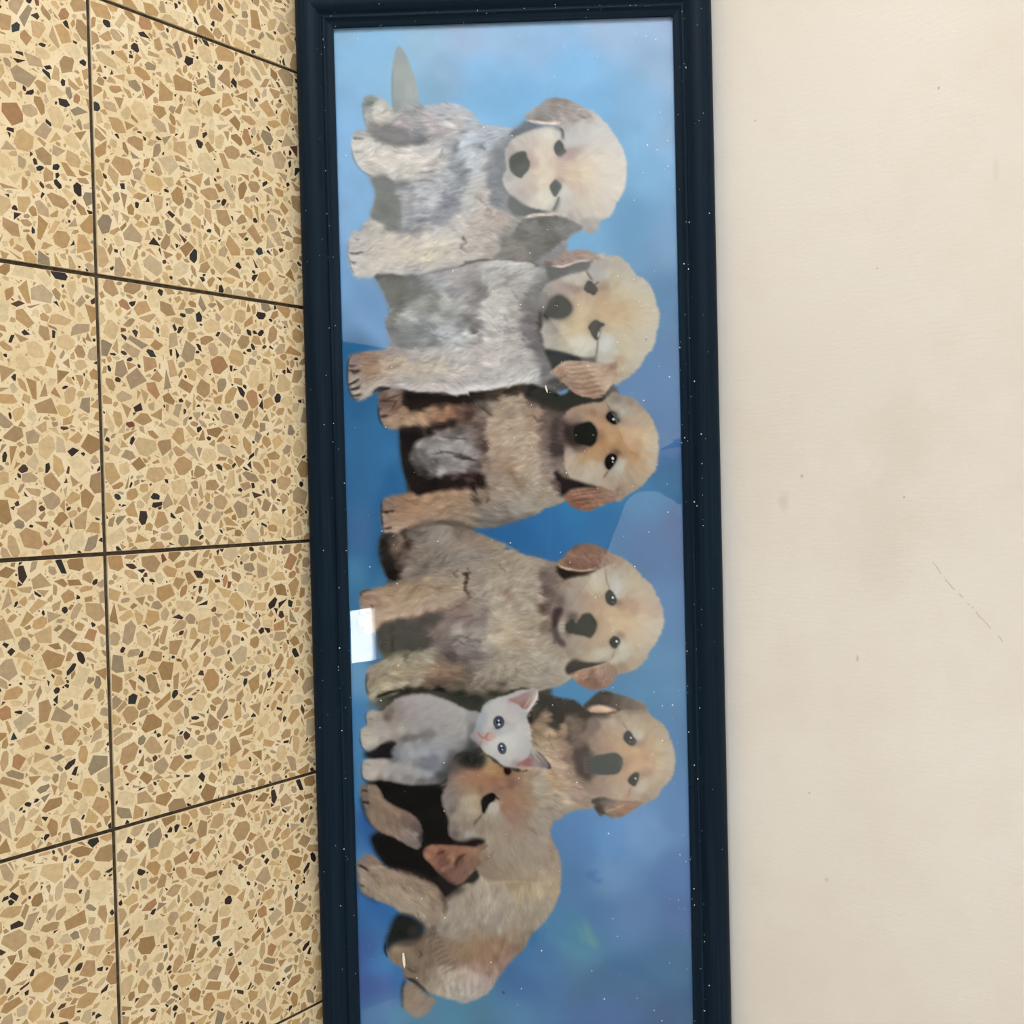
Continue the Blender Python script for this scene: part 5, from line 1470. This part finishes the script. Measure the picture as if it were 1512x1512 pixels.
S(D2H, "160,190 185,168 250,180 280,140 350,90 440,65 540,58 640,73 725,108 745,150 680,172 600,182 520,182 440,217 350,242 280,235 220,245 178,232",
  "200,200,7b6a68 300,150,96807a 350,200,9f8a83 450,100,9d857c 440,160,a58e83 550,110,a0887d 600,150,a48f85 680,120,a79489", 1.0, .9, ang=20)
F(D2H, "195,245 280,240 350,250 450,225 550,205 625,212 605,262 520,267 450,292 350,322 260,370 205,340", "5e5f5f", 2, .9, .3)
L(D2H, "250,222 350,228 440,198 520,174 630,166", "c8b8ae", 19, 1, .9)
for _k in range(6):
    L(D2H, "%d,%d %d,%d %d,%d" % (330 + 40 * _k, 200 - 12 * _k, 370 + 45 * _k, 160 - 6 * _k, 450 + 45 * _k, 140 - 2 * _k), ("7d665e", "bba398")[_k % 2], 8, 1, .5)
L(D2H, "590,270 620,320 660,375", "6d5d5a", 17, 1, .8)
L(D2H, "300,380 400,430 480,455 570,455", "957c72", 26, 3, .55)
E(D2H, "310,640", 150, 125, "6a6058", 6, .6)
E(D2H, "180,720", 60, 60, "6a6663", 6, .6)
F(D2H, "210,600 260,540 320,518 382,550 432,600 452,650 432,710 370,752 300,762 230,742 180,752 168,700 195,650", "2b2e29", 2, 1, 0, 1)
L(D2H, "325,580 330,630 335,680", "6b6f66", 6, 1, .4)
L(D2H, "265,665 275,690", "a8aaa2", 8, 0, .7)
L(D2H, "135,640 122,760 112,890", "464444", 24, 2, .7)
L(D2H, "95,900 130,930 170,1050", "5f5a58", 16, 2, .6)
F(D2H, "573,450 600,400 620,377 652,395 682,430 705,460 672,513 640,498 600,482", "1e201e", 1)
L(D2H, "670,420 700,400 720,378", "3a3532", 11, 1, .8)
E(D2H, "740,450", 60, 14, "86705f", 3, .7)
F(D2H, "616,850 650,800 690,777 735,800 782,818 735,852 722,900 702,975 660,932 638,882", "25231e", 1)
L(D2H, "720,880 718,920 705,955", "d3d0c7", 16, 0, .9)
L(D2H, "735,870 728,920 708,975", "2e2a26", 8, 1, .9)
L(D2H, "710,960 705,1050 688,1155", "5d5048", 13, 1, .8)
L(D2H, "740,850 765,880", "8a8078", 8, 1, .7)
F(D2H, "175,1080 260,1080 400,1112 480,1142 600,1162 692,1140 692,1172 640,1185 500,1185 390,1190 320,1225 265,1280 225,1200", "404241", 2, .95, .3, 1)
S(D2H, "250,1292 300,1240 380,1187 480,1187 600,1190 700,1200 800,1210 880,1200 915,1178 900,1280 905,1340 865,1420 822,1470 760,1550 690,1572 600,1560 520,1540 440,1495 390,1440 330,1370 270,1342",
  """300,1280,a88872 380,1230,b39b86 330,1340,a1826e 500,1240,b69f88 480,1340,b0957e 420,1430,9b7f6e 600,1300,b2967e 600,1420,a98a73 700,1280,b39880
720,1380,b19278 800,1290,a98a73 850,1250,a07e68 700,1480,a88971 800,1400,b59a82 640,1540,a28370""", 1.2, .8, ang=-15)
for _k in range(14):
    _y = 1215 + 24 * _k
    L(D2H, "%d,%d %d,%d %d,%d %d,%d" % (340 + 12 * _k, _y, 450 + 12 * _k, _y + 12, 560 + 12 * _k, _y - 8, 680 + 8 * _k, _y - 20), ("8a6a58", "c9ae98")[_k % 2], 8, 1, .45)
L(D2H, "800,1300 850,1250 890,1210", "7f5f4c", 20, 2, .6)
L(D2H, "262,1330 265,1280 310,1235 390,1190", "c3a890", 11, 1, .7)
L(D2H, "300,1355 370,1345 395,1310", "8a6a58", 12, 1, .6)
# fold and wear lines of the sheet
L(W1, "812,1385 800,1290 805,1100 812,770 806,600", "8aa0b8", 2, 2, .10, False)
E(W1, "744,1466", 2.0, 2.0, "1d2a40", 0)
E(W1, "875,1290", 4, 10, "3f6da6", 2, .5, 70)
L(W1, "700,1308 760,1302 828,1308", "cfc6b8", 1.2, 1, .2)

# ---- last touches on the faces
E(D1H, "330,720", 60, 60, "4f5450", 3, .7)
E(D1H, "255,760", 25, 70, "4a4f4c", 3, .6)
L(D1H, "420,960 470,1010 520,1040", "b9a79c", 18, 3, .5)
E(D1H, "600,470", 70, 45, "e2dbcd", 5, .6)
E(D1H, "590,1120", 60, 50, "ddd6c6", 5, .6)
E(D1H, "790,1040", 30, 70, "d2cec6", 4, .5)
E(D2H, "470,340", 80, 40, "c3bab0", 5, .6)
E(D2H, "560,1010", 110, 60, "d6cebb", 6, .6)
E(D2H, "790,1000", 45, 90, "c9cac4", 6, .6)
E(D2H, "700,290", 40, 60, "b3aeab", 5, .5)
E(D2H, "620,440", 70, 90, "7a6656", 8, .35)
E(D2H, "680,860", 80, 100, "7a6656", 8, .35)
F(D2H, "575,450 600,400 620,379 650,395 680,430 700,460 670,511 640,496 600,481", "181a18", 1)
F(D2H, "620,850 650,802 690,780 732,802 762,818 732,850 722,900 702,970 660,930 640,880", "1d1b17", 1)
L(D2H, "720,885 718,920 707,950", "cfccc3", 14, 0, .9)
E(D3H, "900,270", 60, 40, "b0a797", 5, .5)
E(D3H, "930,870", 45, 70, "cbc5bb", 5, .6)
E(D3H, "650,950", 110, 60, "c6baa8", 7, .5)
E(D3H, "430,380", 60, 40, "9c8373", 5, .6)
L(D3H, "560,300 640,330 720,350", "97765f", 16, 3, .5)
E(D3H, "860,390", 80, 80, "6a5040", 8, .30)
E(D3H, "840,830", 80, 90, "6a5040", 8, .30)
F(D3H, "800,380 820,340 860,325 890,350 905,390 928,420 888,450 860,445 820,420", "110e0c", 1)
F(D3H, "785,840 800,792 840,760 888,770 901,800 880,850 830,910 800,890", "110e0c", 1)
E(D3H, "870,405", 11, 11, "ffffff", 0)
E(D3H, "862,803", 12, 12, "ffffff", 0)
E(D3H, "862,838", 7, 7, "e8e8e8", 0)
E(D4H, "700,500", 80, 60, "c6bca6", 6, .5)
E(D4H, "900,520", 40, 80, "c6c2b8", 6, .6)
E(D4H, "740,1200", 90, 35, "c6bca9", 5, .6)
E(D4H, "970,1150", 40, 70, "ccc5b5", 5, .6)
E(D4H, "450,620", 60, 70, "ab9f94", 8, .5)
L(D4H, "520,600 560,680 580,760", "937a67", 18, 4, .4)
L(D4H, "660,1150 740,1120 800,1100", "96805f", 12, 3, .4)
for _k in range(10):
    L(D4H, "%d,%d %d,%d" % (420 + (_k * 37) % 90, 790 + 24 * _k, 470 + (_k * 23) % 70, 800 + 22 * _k), "2f2823" if _k % 2 else "8d7d70", 6, 1, .5)
E(D5H, "980,590", 30, 60, "c6beae", 5, .6)
E(D5H, "1030,1100", 40, 60, "c9bca8", 5, .6)
E(D5H, "780,1170", 90, 40, "bda893", 6, .5)
E(D5H, "700,480", 90, 40, "b7a390", 7, .4)
E(D6H, "470,540", 80, 90, "b9a98e", 8, .5)
E(D6H, "690,600", 40, 50, "bcb3a6", 5, .5)
E(D6H, "470,130", 110, 70, "2b2c28", 5, .7)
for _k in range(8):
    L(D6H, "%d,%d %d,%d %d,%d" % (640 + 60 * _k, 760 + (_k % 3) * 60, 660 + 60 * _k, 860 + (_k % 3) * 50, 650 + 62 * _k, 960 + (_k % 3) * 40), "8d7a68" if _k % 2 else "b7a894", 10, 2, .35)

# ---- shade where limbs meet bodies
for _v, _p, _c, _w, _a in ((D1B, "240,350 330,420 450,470 600,480 760,450 840,410", "6c6c70", 24, .6), (D1B, "410,1215 560,1225 720,1205 860,1210", "74757a", 22, .6),
                           (D1B, "270,740 400,780 540,790 640,760", "7b7a7b", 16, .5), (D2B, "380,725 520,702 640,700 760,690", "6d6e70", 22, .5),
                           (D2B, "340,1012 500,1038 700,1058 880,1078", "857e7a", 14, .5), (D3B, "330,835 480,815 640,800 800,800", "2e2320", 24, .7),
                           (D3B, "240,370 400,370 560,345 680,310", "3a2c26", 22, .7), (D3B, "260,1130 400,1085 560,1055 700,1060", "5a4a3f", 20, .6),
                           (D3B, "900,1090 1050,1075 1180,1030 1280,990", "75695f", 18, .5), (D4B, "300,470 420,455 560,440", "786757", 18, .5),
                           (D4B, "250,760 400,745 540,720 650,690", "463733", 22, .6), (D4B, "280,1020 420,1000 580,1010", "5f5a48", 20, .5),
                           (D6B, "330,775 430,770 500,740", "5c4d40", 20, .5), (D6B, "270,270 400,300 540,350 640,420", "4a3d34", 20, .6),
                           (D6B, "430,1010 520,1090 600,1120", "6f6052", 20, .5), (KB, "330,480 430,450 560,430", "68615c", 18, .5),
                           (KB, "180,545 250,535 320,480", "3b3836", 14, .6), (D6H, "300,870 420,880 520,860", "5f5049", 20, .5)):
    L(_v, _p, _c, _w, 3, _a)
E(KIT, "830,700", 170, 210, "dcd8d1", 9, .45)
E(KIT, "700,330", 110, 70, "cfccc8", 8, .4)
E(KB, "220,450", 60, 60, "cfc6b8", 5, .5)
E(KB, "220,720", 60, 70, "c6bcb0", 5, .5)
E(KB, "700,130", 200, 70, "b8b0ac", 10, .4)
E(KIT, "733,503", 58, 68, "2b2d36", 1, .95)
E(KIT, "733,503", 46, 56, "666c78", 1)
E(KIT, "733,498", 30, 40, "181b30", 1)
E(KIT, "732,486", 11, 11, "ffffff", 0)
E(KIT, "736,527", 14, 12, "dfe3ea", 0)
L(KIT, "745,565 715,572 690,560", "3a3a42", 12, 1, .8)
E(KIT, "770,796", 45, 63, "34343f", 1, .95, -14)
E(KIT, "772,797", 34, 52, "63667a", 1, 1, -14)
E(KIT, "769,798", 22, 34, "1c1c34", 1, 1, -14)
E(KIT, "764,772", 10, 10, "ffffff", 0)
E(KIT, "773,810", 9, 9, "dfe3ea", 0)

# ---------------------------------------------------------------------------
# the sheet itself: a fine grid carrying the painted colours
# ---------------------------------------------------------------------------
PRINT_GAIN = np.array([1.00, 1.04, 1.14])
CANVAS = render_print()
lin_img = lin(CANVAS)
NX, NY = 1190, 396
# sheet coordinates -> canvas units (corner correspondences of the sheet)
CORN = [(493.49, 43.02), (533.80, 1543.64), (993.40, 25.53), (1024.80, 1538.31)]
A_, B_ = [], []
for (a_, b_), (x_, y_) in zip(((0, 0), (1, 0), (0, 1), (1, 1)), CORN):
    A_ += [[a_, b_, 1, 0, 0, 0, -a_ * x_, -b_ * x_], [0, 0, 0, a_, b_, 1, -a_ * y_, -b_ * y_]]
    B_ += [x_, y_]
HM = np.linalg.solve(np.array(A_, float), np.array(B_, float))


def canvas_at(a, b):
    w = HM[6] * a + HM[7] * b + 1.0
    return (HM[0] * a + HM[1] * b + HM[2]) / w, (HM[3] * a + HM[4] * b + HM[5]) / w


aa, bb = np.meshgrid(np.linspace(-0.004, 1.004, NX), np.linspace(-0.012, 1.012, NY))
cxs, cys = canvas_at(aa, bb)
fx = np.clip(cxs - CX0 - 0.5, 0, CW - 1.001)
fy = np.clip(cys - CY0 - 0.5, 0, CH - 1.001)
ix, iy = fx.astype(int), fy.astype(int)
wx, wy = (fx - ix)[..., None], (fy - iy)[..., None]
colr = (lin_img[iy, ix] * (1 - wx) + lin_img[iy, ix + 1] * wx) * (1 - wy) + (lin_img[iy + 1, ix] * (1 - wx) + lin_img[iy + 1, ix + 1] * wx) * wy
# sheen of the room seen in the glass was part of what was measured; take it off to get the ink itself
sheen = 0.008 + 0.032 / (1 + np.exp((cys - 505 + 0.10 * (cxs - 750)) / 14.0))
colr = np.clip(colr * PRINT_GAIN - sheen[..., None], 0.003, 0.9)
vx = PR_X0 + aa * PR_LEN
vy = (PR_B0 - OUT_B0) + bb * PR_H
co = np.stack([vx, vy, np.full_like(vx, 0.0082)], -1).reshape(-1, 3)
me = bpy.data.meshes.new('print')
nq = (NX - 1) * (NY - 1)
me.vertices.add(NX * NY)
me.vertices.foreach_set('co', co.ravel())
q = (np.arange(NY - 1)[:, None] * NX + np.arange(NX - 1)[None, :]).ravel()
quads = np.stack([q, q + 1, q + NX + 1, q + NX], 1)
me.loops.add(nq * 4)
me.loops.foreach_set('vertex_index', quads.ravel())
me.polygons.add(nq)
me.polygons.foreach_set('loop_start', np.arange(nq) * 4)
me.update(calc_edges=True)
at = me.color_attributes.new('ink', 'FLOAT_COLOR', 'POINT')
at.data.foreach_set('color', np.concatenate([colr, np.ones(colr.shape[:2] + (1,))], -1).ravel())
M = Mat('printed_paper', 0.6, 0.1)
M.b.inputs['Coat Weight'].default_value = 1.0
M.b.inputs['Coat IOR'].default_value = 1.75
M.b.inputs['Coat Roughness'].default_value = 0.012
nd = M.n('ShaderNodeVertexColor', _layer_name='ink')
me.materials.append(M.color(nd.outputs['Color']).m)
pr = bpy.data.objects.new('print', me)
COL.objects.link(pr)
pr.parent = picture
pr['label'] = 'studio portrait print of puppies and a white kitten on mottled blue'

# ---------------------------------------------------------------------------
# dust flecks on the glass and the frame
# ---------------------------------------------------------------------------
M = Mat('pale_dust', 0.7, 0.3)
mat_dust = M.color(rgb('e8e4da')).m
rd = random.Random(11)
V, Fc = [], []


def fleck(x, y, z, r, asp=1.0, rot=None):
    rot = rd.uniform(0, math.pi) if rot is None else rot
    ca, sa = math.cos(rot), math.sin(rot)
    n = rd.choice((5, 6, 7))
    b = len(V)
    rr = [rd.uniform(0.7, 1.1) for _ in range(n)]
    for h in (0.0, min(r * 0.5, 0.0003)):
        for i in range(n):
            a = 2 * math.pi * i / n
            px, py = r * rr[i] * math.cos(a), r * asp * rr[i] * math.sin(a)
            V.append((x + px * ca - py * sa, y + px * sa + py * ca, z + h))
    Fc.append(tuple(range(b + n, b + 2 * n)))
    for i in range(n):
        Fc.append((b + i, b + (i + 1) % n, b + n + (i + 1) % n, b + n + i))


GZ = 0.01032
for _ in range(230):            # over the glass, thickest towards its upper edge
    f = rd.random()
    y = OUT_H - RAIL - 0.004 - (PR_H - 0.01) * (f ** 1.7)
    fleck(rd.uniform(PR_X0 + 0.004, PR_X0 + PR_LEN - 0.004), y, GZ, rd.choice((0.00035, 0.00045, 0.0006, 0.0009)), rd.uniform(0.4, 1))
for _ in range(200):            # over the moulding
    side = rd.choice((0, 0, 1, 1, 1, 2))
    k = rd.randrange(4, 20)
    (ta, ha), (tb, hb) = PROFILE[k], PROFILE[k + 1]
    t, h = (ta + tb) / 2, (ha + hb) / 2 + 0.00005
    x = rd.uniform(OUT_X0 + t, OUT_X0 + OUT_L - t)
    if side == 0:
        fleck(x, t, h, rd.choice((0.00025, 0.0004, 0.0007)), rd.uniform(0.4, 1))
    elif side == 1:
        fleck(x, OUT_H - t, h, rd.choice((0.00025, 0.0004, 0.0008)), rd.uniform(0.4, 1))
    else:
        fleck(OUT_X0 + t, rd.uniform(t, OUT_H - t), h, rd.choice((0.00025, 0.0005)), rd.uniform(0.4, 1))
# two longer pale flakes lying on the glass
for fx_, fy_, ln_, wd_, rt_ in ((0.4982, 0.0892, 0.0085, 0.0017, 0.05), (-0.1098, 0.2561, 0.0048, 0.0012, 0.25)):
    fleck(fx_, fy_, GZ, ln_, wd_ / ln_, rt_)
dust = mesh_obj('dust', V, Fc, mat_dust, picture)
dust['kind'] = 'stuff'
dust['label'] = 'pale dust flecks on glass and frame'

# ---------------------------------------------------------------------------
# the photographer, standing behind the camera and mirrored in the picture glass
# ---------------------------------------------------------------------------
M = Mat('dark_navy_cotton', 0.9, 0.1)
mat_shirt = M.color(M.ramp(M.noise(M.coords('Object'), 40.0, 3), [(0.3, rgb('15181d')), (0.7, rgb('1d2129'))])).m
M = Mat('black_trousers', 0.9, 0.1)
mat_trousers = M.color(rgb('131417')).m
M = Mat('skin', 0.55, 0.3)
mat_skin = M.color(M.ramp(M.noise(M.coords('Object'), 30.0, 3), [(0.3, rgb('8d6450')), (0.7, rgb('9d735d'))])).m
M = Mat('dark_hair', 0.6, 0.3)
mat_hair = M.color(rgb('171310')).m
M = Mat('black_shoe_rubber', 0.6, 0.3)
mat_shoe = M.color(rgb('101114')).m
M = Mat('black_phone_shell', 0.3, 0.4)
mat_phone = M.color(rgb('0c0d10')).m
M = Mat('eye_white', 0.3, 0.4)
mat_eye = M.color(rgb('d8d2c8')).m

phone_c = Vector((0, 0, CAM_H)) - FWD * 0.010 + RGT * 0.045 - UPV * 0.018


def phone_pt(a, b, c):
    return phone_c + RGT * a + UPV * b - FWD * c


verts, radii, edges = [], [], []


def add(p, r, prev=None):
    verts.append(Vector(p))
    radii.append(r)
    if prev is not None:
        edges.append((prev, len(verts) - 1))
    return len(verts) - 1


BX = -0.05
pel = add((BX, -0.56, 0.93), (0.155, 0.115))
sp1 = add((BX, -0.54, 1.08), (0.140, 0.105), pel)
sp2 = add((BX, -0.47, 1.24), (0.155, 0.115), sp1)
che = add((BX, -0.40, 1.36), (0.165, 0.110), sp2)
nec = add((BX, -0.335, 1.455), (0.062, 0.062), che)
ne2 = add((BX, -0.300, 1.505), (0.055, 0.058), nec)
jaw = add((BX, -0.262, 1.540), (0.066, 0.074), ne2)
hd = add((BX, -0.245, 1.600), (0.078, 0.094), jaw)
cr_ = add((BX, -0.262, 1.655), (0.070, 0.082), hd)
for s in (-1, 1):
    sh = add((BX + s * 0.175, -0.405, 1.385), (0.068, 0.066), che)
    up = add((BX + s * 0.290, -0.385, 1.255), (0.066, 0.066), sh)
    el = add((BX + s * 0.375, -0.320, 1.105), (0.060, 0.060), up)
    fo = add((BX + s * 0.285, -0.205, 1.000), (0.048, 0.048), el)
    ex_ = -0.082 if s < 0 else 0.082
    wr = add(phone_pt(ex_ + s * 0.045, -0.075, 0.075), (0.026, 0.030), fo)
    pm = add(phone_pt(ex_ + s * 0.040, -0.040, 0.046), (0.020, 0.030), wr)
    # four fingers curl round the far face of the phone, the thumb stays on the near one
    for k in range(4):
        b = -0.034 + 0.019 * k
        ln = (0.020, 0.026, 0.024, 0.018)[k]
        f0 = add(phone_pt(ex_ + s * 0.026, b, 0.026), (0.0095, 0.0095), pm)
        f1 = add(phone_pt(ex_ + s * 0.012, b + 0.002, -0.004), (0.0085, 0.0085), f0)
        f2 = add(phone_pt(ex_ - s * (ln - 0.012), b + 0.003, -0.0100), (0.0078, 0.0078), f1)
    t0 = add(phone_pt(ex_ + s * 0.022, -0.022, 0.042), (0.011, 0.011), pm)
    t1 = add(phone_pt(ex_ - s * 0.004, -0.004, 0.030), (0.0100, 0.0100), t0)
    t2 = add(phone_pt(ex_ - s * 0.024, 0.012, 0.021), (0.0085, 0.0085), t1)
    hp = add((BX + s * 0.095, -0.555, 0.865), (0.098, 0.100), pel)
    th = add((BX + s * 0.110, -0.540, 0.680), (0.082, 0.084), hp)
    kn = add((BX + s * 0.118, -0.520, 0.480), (0.058, 0.062), th)
    ca = add((BX + s * 0.122, -0.545, 0.330), (0.053, 0.058), kn)
    an = add((BX + s * 0.125, -0.560, 0.105), (0.038, 0.042), ca)
    he = add((BX + s * 0.128, -0.565, 0.045), (0.038, 0.040), an)
    to = add((BX + s * 0.150, -0.400, 0.036), (0.040, 0.032), he)

me = bpy.data.meshes.new('person')
me.from_pydata([tuple(v) for v in verts], edges, [])
ob = bpy.data.objects.new('person', me)
COL.objects.link(ob)
sk = ob.modifiers.new('skin', 'SKIN')
sk.use_smooth_shade = True
lay = me.skin_vertices[0] if len(me.skin_vertices) else None
if lay is None:
    bpy.context.view_layer.objects.active = ob
    bpy.ops.mesh.customdata_skin_add()
    lay = me.skin_vertices[0]
for i, r in enumerate(radii):
    lay.data[i].radius = r
    lay.data[i].use_root = i == pel
sd = ob.modifiers.new('subd', 'SUBSURF')
sd.levels = sd.render_levels = 2
dg = bpy.context.evaluated_depsgraph_get()
body_me = bpy.data.meshes.new_from_object(ob.evaluated_get(dg))
bpy.data.objects.remove(ob)
for mt in (mat_shirt, mat_trousers, mat_skin, mat_shoe):
    body_me.materials.append(mt)
person = bpy.data.objects.new('person', body_me)
COL.objects.link(person)
minz = min(v.co.z for v in body_me.vertices)
for p in body_me.polygons:
    c = p.center
    arm_cut = abs(c.x - BX) > 0.06 and c.y > -0.29 and c.z < 1.12
    if c.z < 0.085:
        p.material_index = 3
    elif c.z > 1.455 or arm_cut or (c.y > -0.24 and c.z < 1.2):
        p.material_index = 2
    elif c.z < 0.96:
        p.material_index = 1
    else:
        p.material_index = 0
    p.use_smooth = True
person.location.z = -minz
tag(person, 'photographer in dark clothes holding a phone, seen only mirrored in the picture glass', 'person')


def blob(name, c, r, mat, parent, keep=None):
    bm = bmesh.new()
    bmesh.ops.create_icosphere(bm, subdivisions=3, radius=1.0)
    for v_ in bm.verts:
        v_.co = Vector((c[0] + v_.co.x * r[0], c[1] + v_.co.y * r[1], c[2] + v_.co.z * r[2]))
    if keep is not None:
        bmesh.ops.delete(bm, geom=[f for f in bm.faces if not keep(f.calc_center_median())], context='FACES')
    me_ = bpy.data.meshes.new(name)
    bm.to_mesh(me_)
    bm.free()
    me_.materials.append(mat)
    me_.polygons.foreach_set('use_smooth', [True] * len(me_.polygons))
    o = bpy.data.objects.new(name, me_)
    COL.objects.link(o)
    o.parent = parent
    return o


HC = (BX, -0.252, 1.615)
blob('hair', (HC[0], HC[1] - 0.012, HC[2] + 0.016), (0.089, 0.108, 0.112), mat_hair, person,
     lambda p: p.z > HC[2] + 0.045 or p.y < HC[1] - 0.012)
for s in (-1, 1):
    e_ = blob('eye', (BX + s * 0.032, HC[1] + 0.083, HC[2] - 0.006), (0.013, 0.010, 0.009), mat_eye, person)
    blob('iris', (BX + s * 0.032, HC[1] + 0.0915, HC[2] - 0.008), (0.0055, 0.003, 0.0055), mat_hair, e_)
    blob('ear', (BX + s * 0.083, HC[1] - 0.005, HC[2] - 0.018), (0.010, 0.020, 0.031), mat_skin, person)
blob('nose', (BX, HC[1] + 0.098, HC[2] - 0.032), (0.013, 0.017, 0.024), mat_skin, person)
M = Mat('lip', 0.5, 0.3)
blob('mouth', (BX, HC[1] + 0.086, HC[2] - 0.066), (0.024, 0.008, 0.007), M.color(rgb('7d4a42')).m, person)

# a long loose gown put over the body to widen its dark reflection, folded to the ankles
SEC = [(1.445, -0.375, 0.075, 0.065), (1.425, -0.390, 0.150, 0.090), (1.39, -0.405, 0.225, 0.115), (1.30, -0.435, 0.255, 0.140), (1.15, -0.495, 0.275, 0.165),
       (1.00, -0.545, 0.300, 0.185), (0.80, -0.550, 0.315, 0.205), (0.55, -0.545, 0.325, 0.220), (0.30, -0.545, 0.340, 0.235), (0.10, -0.545, 0.350, 0.245)]
V, Fc = [], []
NS = 56
for i, (z, y, rx, ry) in enumerate(SEC):
    fold = 0.06 * max(0.0, (1.2 - z) / 1.1)
    for k in range(NS):
        a = 2 * math.pi * k / NS
        f = 1 + fold * math.sin(9 * a + 0.6 * math.sin(2 * a)) * 0.9
        V.append((BX + rx * f * math.cos(a), y + ry * f * math.sin(a), z))
for i in range(len(SEC) - 1):
    for k in range(NS):
        a, b = i * NS + k, i * NS + (k + 1) % NS
        Fc.append((a, b, b + NS, a + NS))
added_gown = mesh_obj('added_gown', V, Fc, mat_shirt, person, True)
sol = added_gown.modifiers.new('cloth', 'SOLIDIFY')
sol.thickness = 0.004

# floor length dark curtain put in unseen across half the window to darken the glass reflection
M = Mat('added_dark_curtain', 0.95, 0.05)
mat_added_curtain = M.color(M.ramp(M.noise(M.coords('Object', (60, 60, 3)), 3.0, 3), [(0.3, rgb('1b1512')), (0.7, rgb('29201b'))])).m
cu = bpy.data.objects.new('added_curtain', None)
COL.objects.link(cu)
cu.location = (1.45, FRONT_Y + 0.09, 0.0)
tag(cu, 'dark brown pleated curtain put in unseen to darken the reflection in the picture glass', 'added_curtain')
V, Fc = [], []
NC = 220
for z in (0.015, 0.9, 1.8, 2.60):
    for k in range(NC + 1):
        x = -0.72 + 1.48 * k / NC
        V.append((x, 0.030 * math.sin(2 * math.pi * x / 0.115) + 0.010 * math.sin(2 * math.pi * x / 0.31 + z), z))
for i in range(3):
    for k in range(NC):
        a = i * (NC + 1) + k
        Fc.append((a, a + 1, a + NC + 2, a + NC + 1))
cl = mesh_obj('cloth', V, Fc, mat_added_curtain, cu, True)
sol = cl.modifiers.new('cloth', 'SOLIDIFY')
sol.thickness = 0.003
V, Fc = [], []
for k in range(13):
    a = 2 * math.pi * k / 12
    for x in (-1.25, 0.79):
        V.append((x, 0.014 * math.cos(a), 2.625 + 0.014 * math.sin(a)))
for k in range(12):
    Fc.append((2 * k, 2 * k + 1, 2 * k + 3, 2 * k + 2))
rod = mesh_obj('added_curtain_rod', V, Fc, mat_winframe, cu, True)
boxes('bracket', [(-1.16, -0.09, 2.612, -1.14, 0.0, 2.638)], mat_winframe, cu)
boxes('bracket', [(0.72, -0.09, 2.612, 0.74, 0.0, 2.638)], mat_winframe, cu)

# the phone itself, just behind the point the picture was taken from
pv, pf = box_data([(-0.080, -0.038, 0.0, 0.080, 0.038, 0.008)])
ph = mesh_obj('phone_body', [phone_pt(*p) for p in pv], pf, mat_phone)
bm = bmesh.new()
bm.from_mesh(ph.data)
bmesh.ops.recalc_face_normals(bm, faces=bm.faces[:])
bmesh.ops.bevel(bm, geom=bm.edges[:], offset=0.0022, segments=2, affect='EDGES', profile=0.6)
bm.to_mesh(ph.data)
bm.free()
phone = bpy.data.objects.new('phone', None)
COL.objects.link(phone)
ph.parent = phone
tag(phone, 'black phone held sideways in the photographer hands', 'phone')
pv, pf = box_data([(-0.074, -0.034, 0.0081, 0.074, 0.034, 0.0086)])
M = Mat('phone_screen_glass', 0.1, 0.5)
sc_ = mesh_obj('screen', [phone_pt(*p) for p in pv], pf, M.color(rgb('20242a')).m, phone)
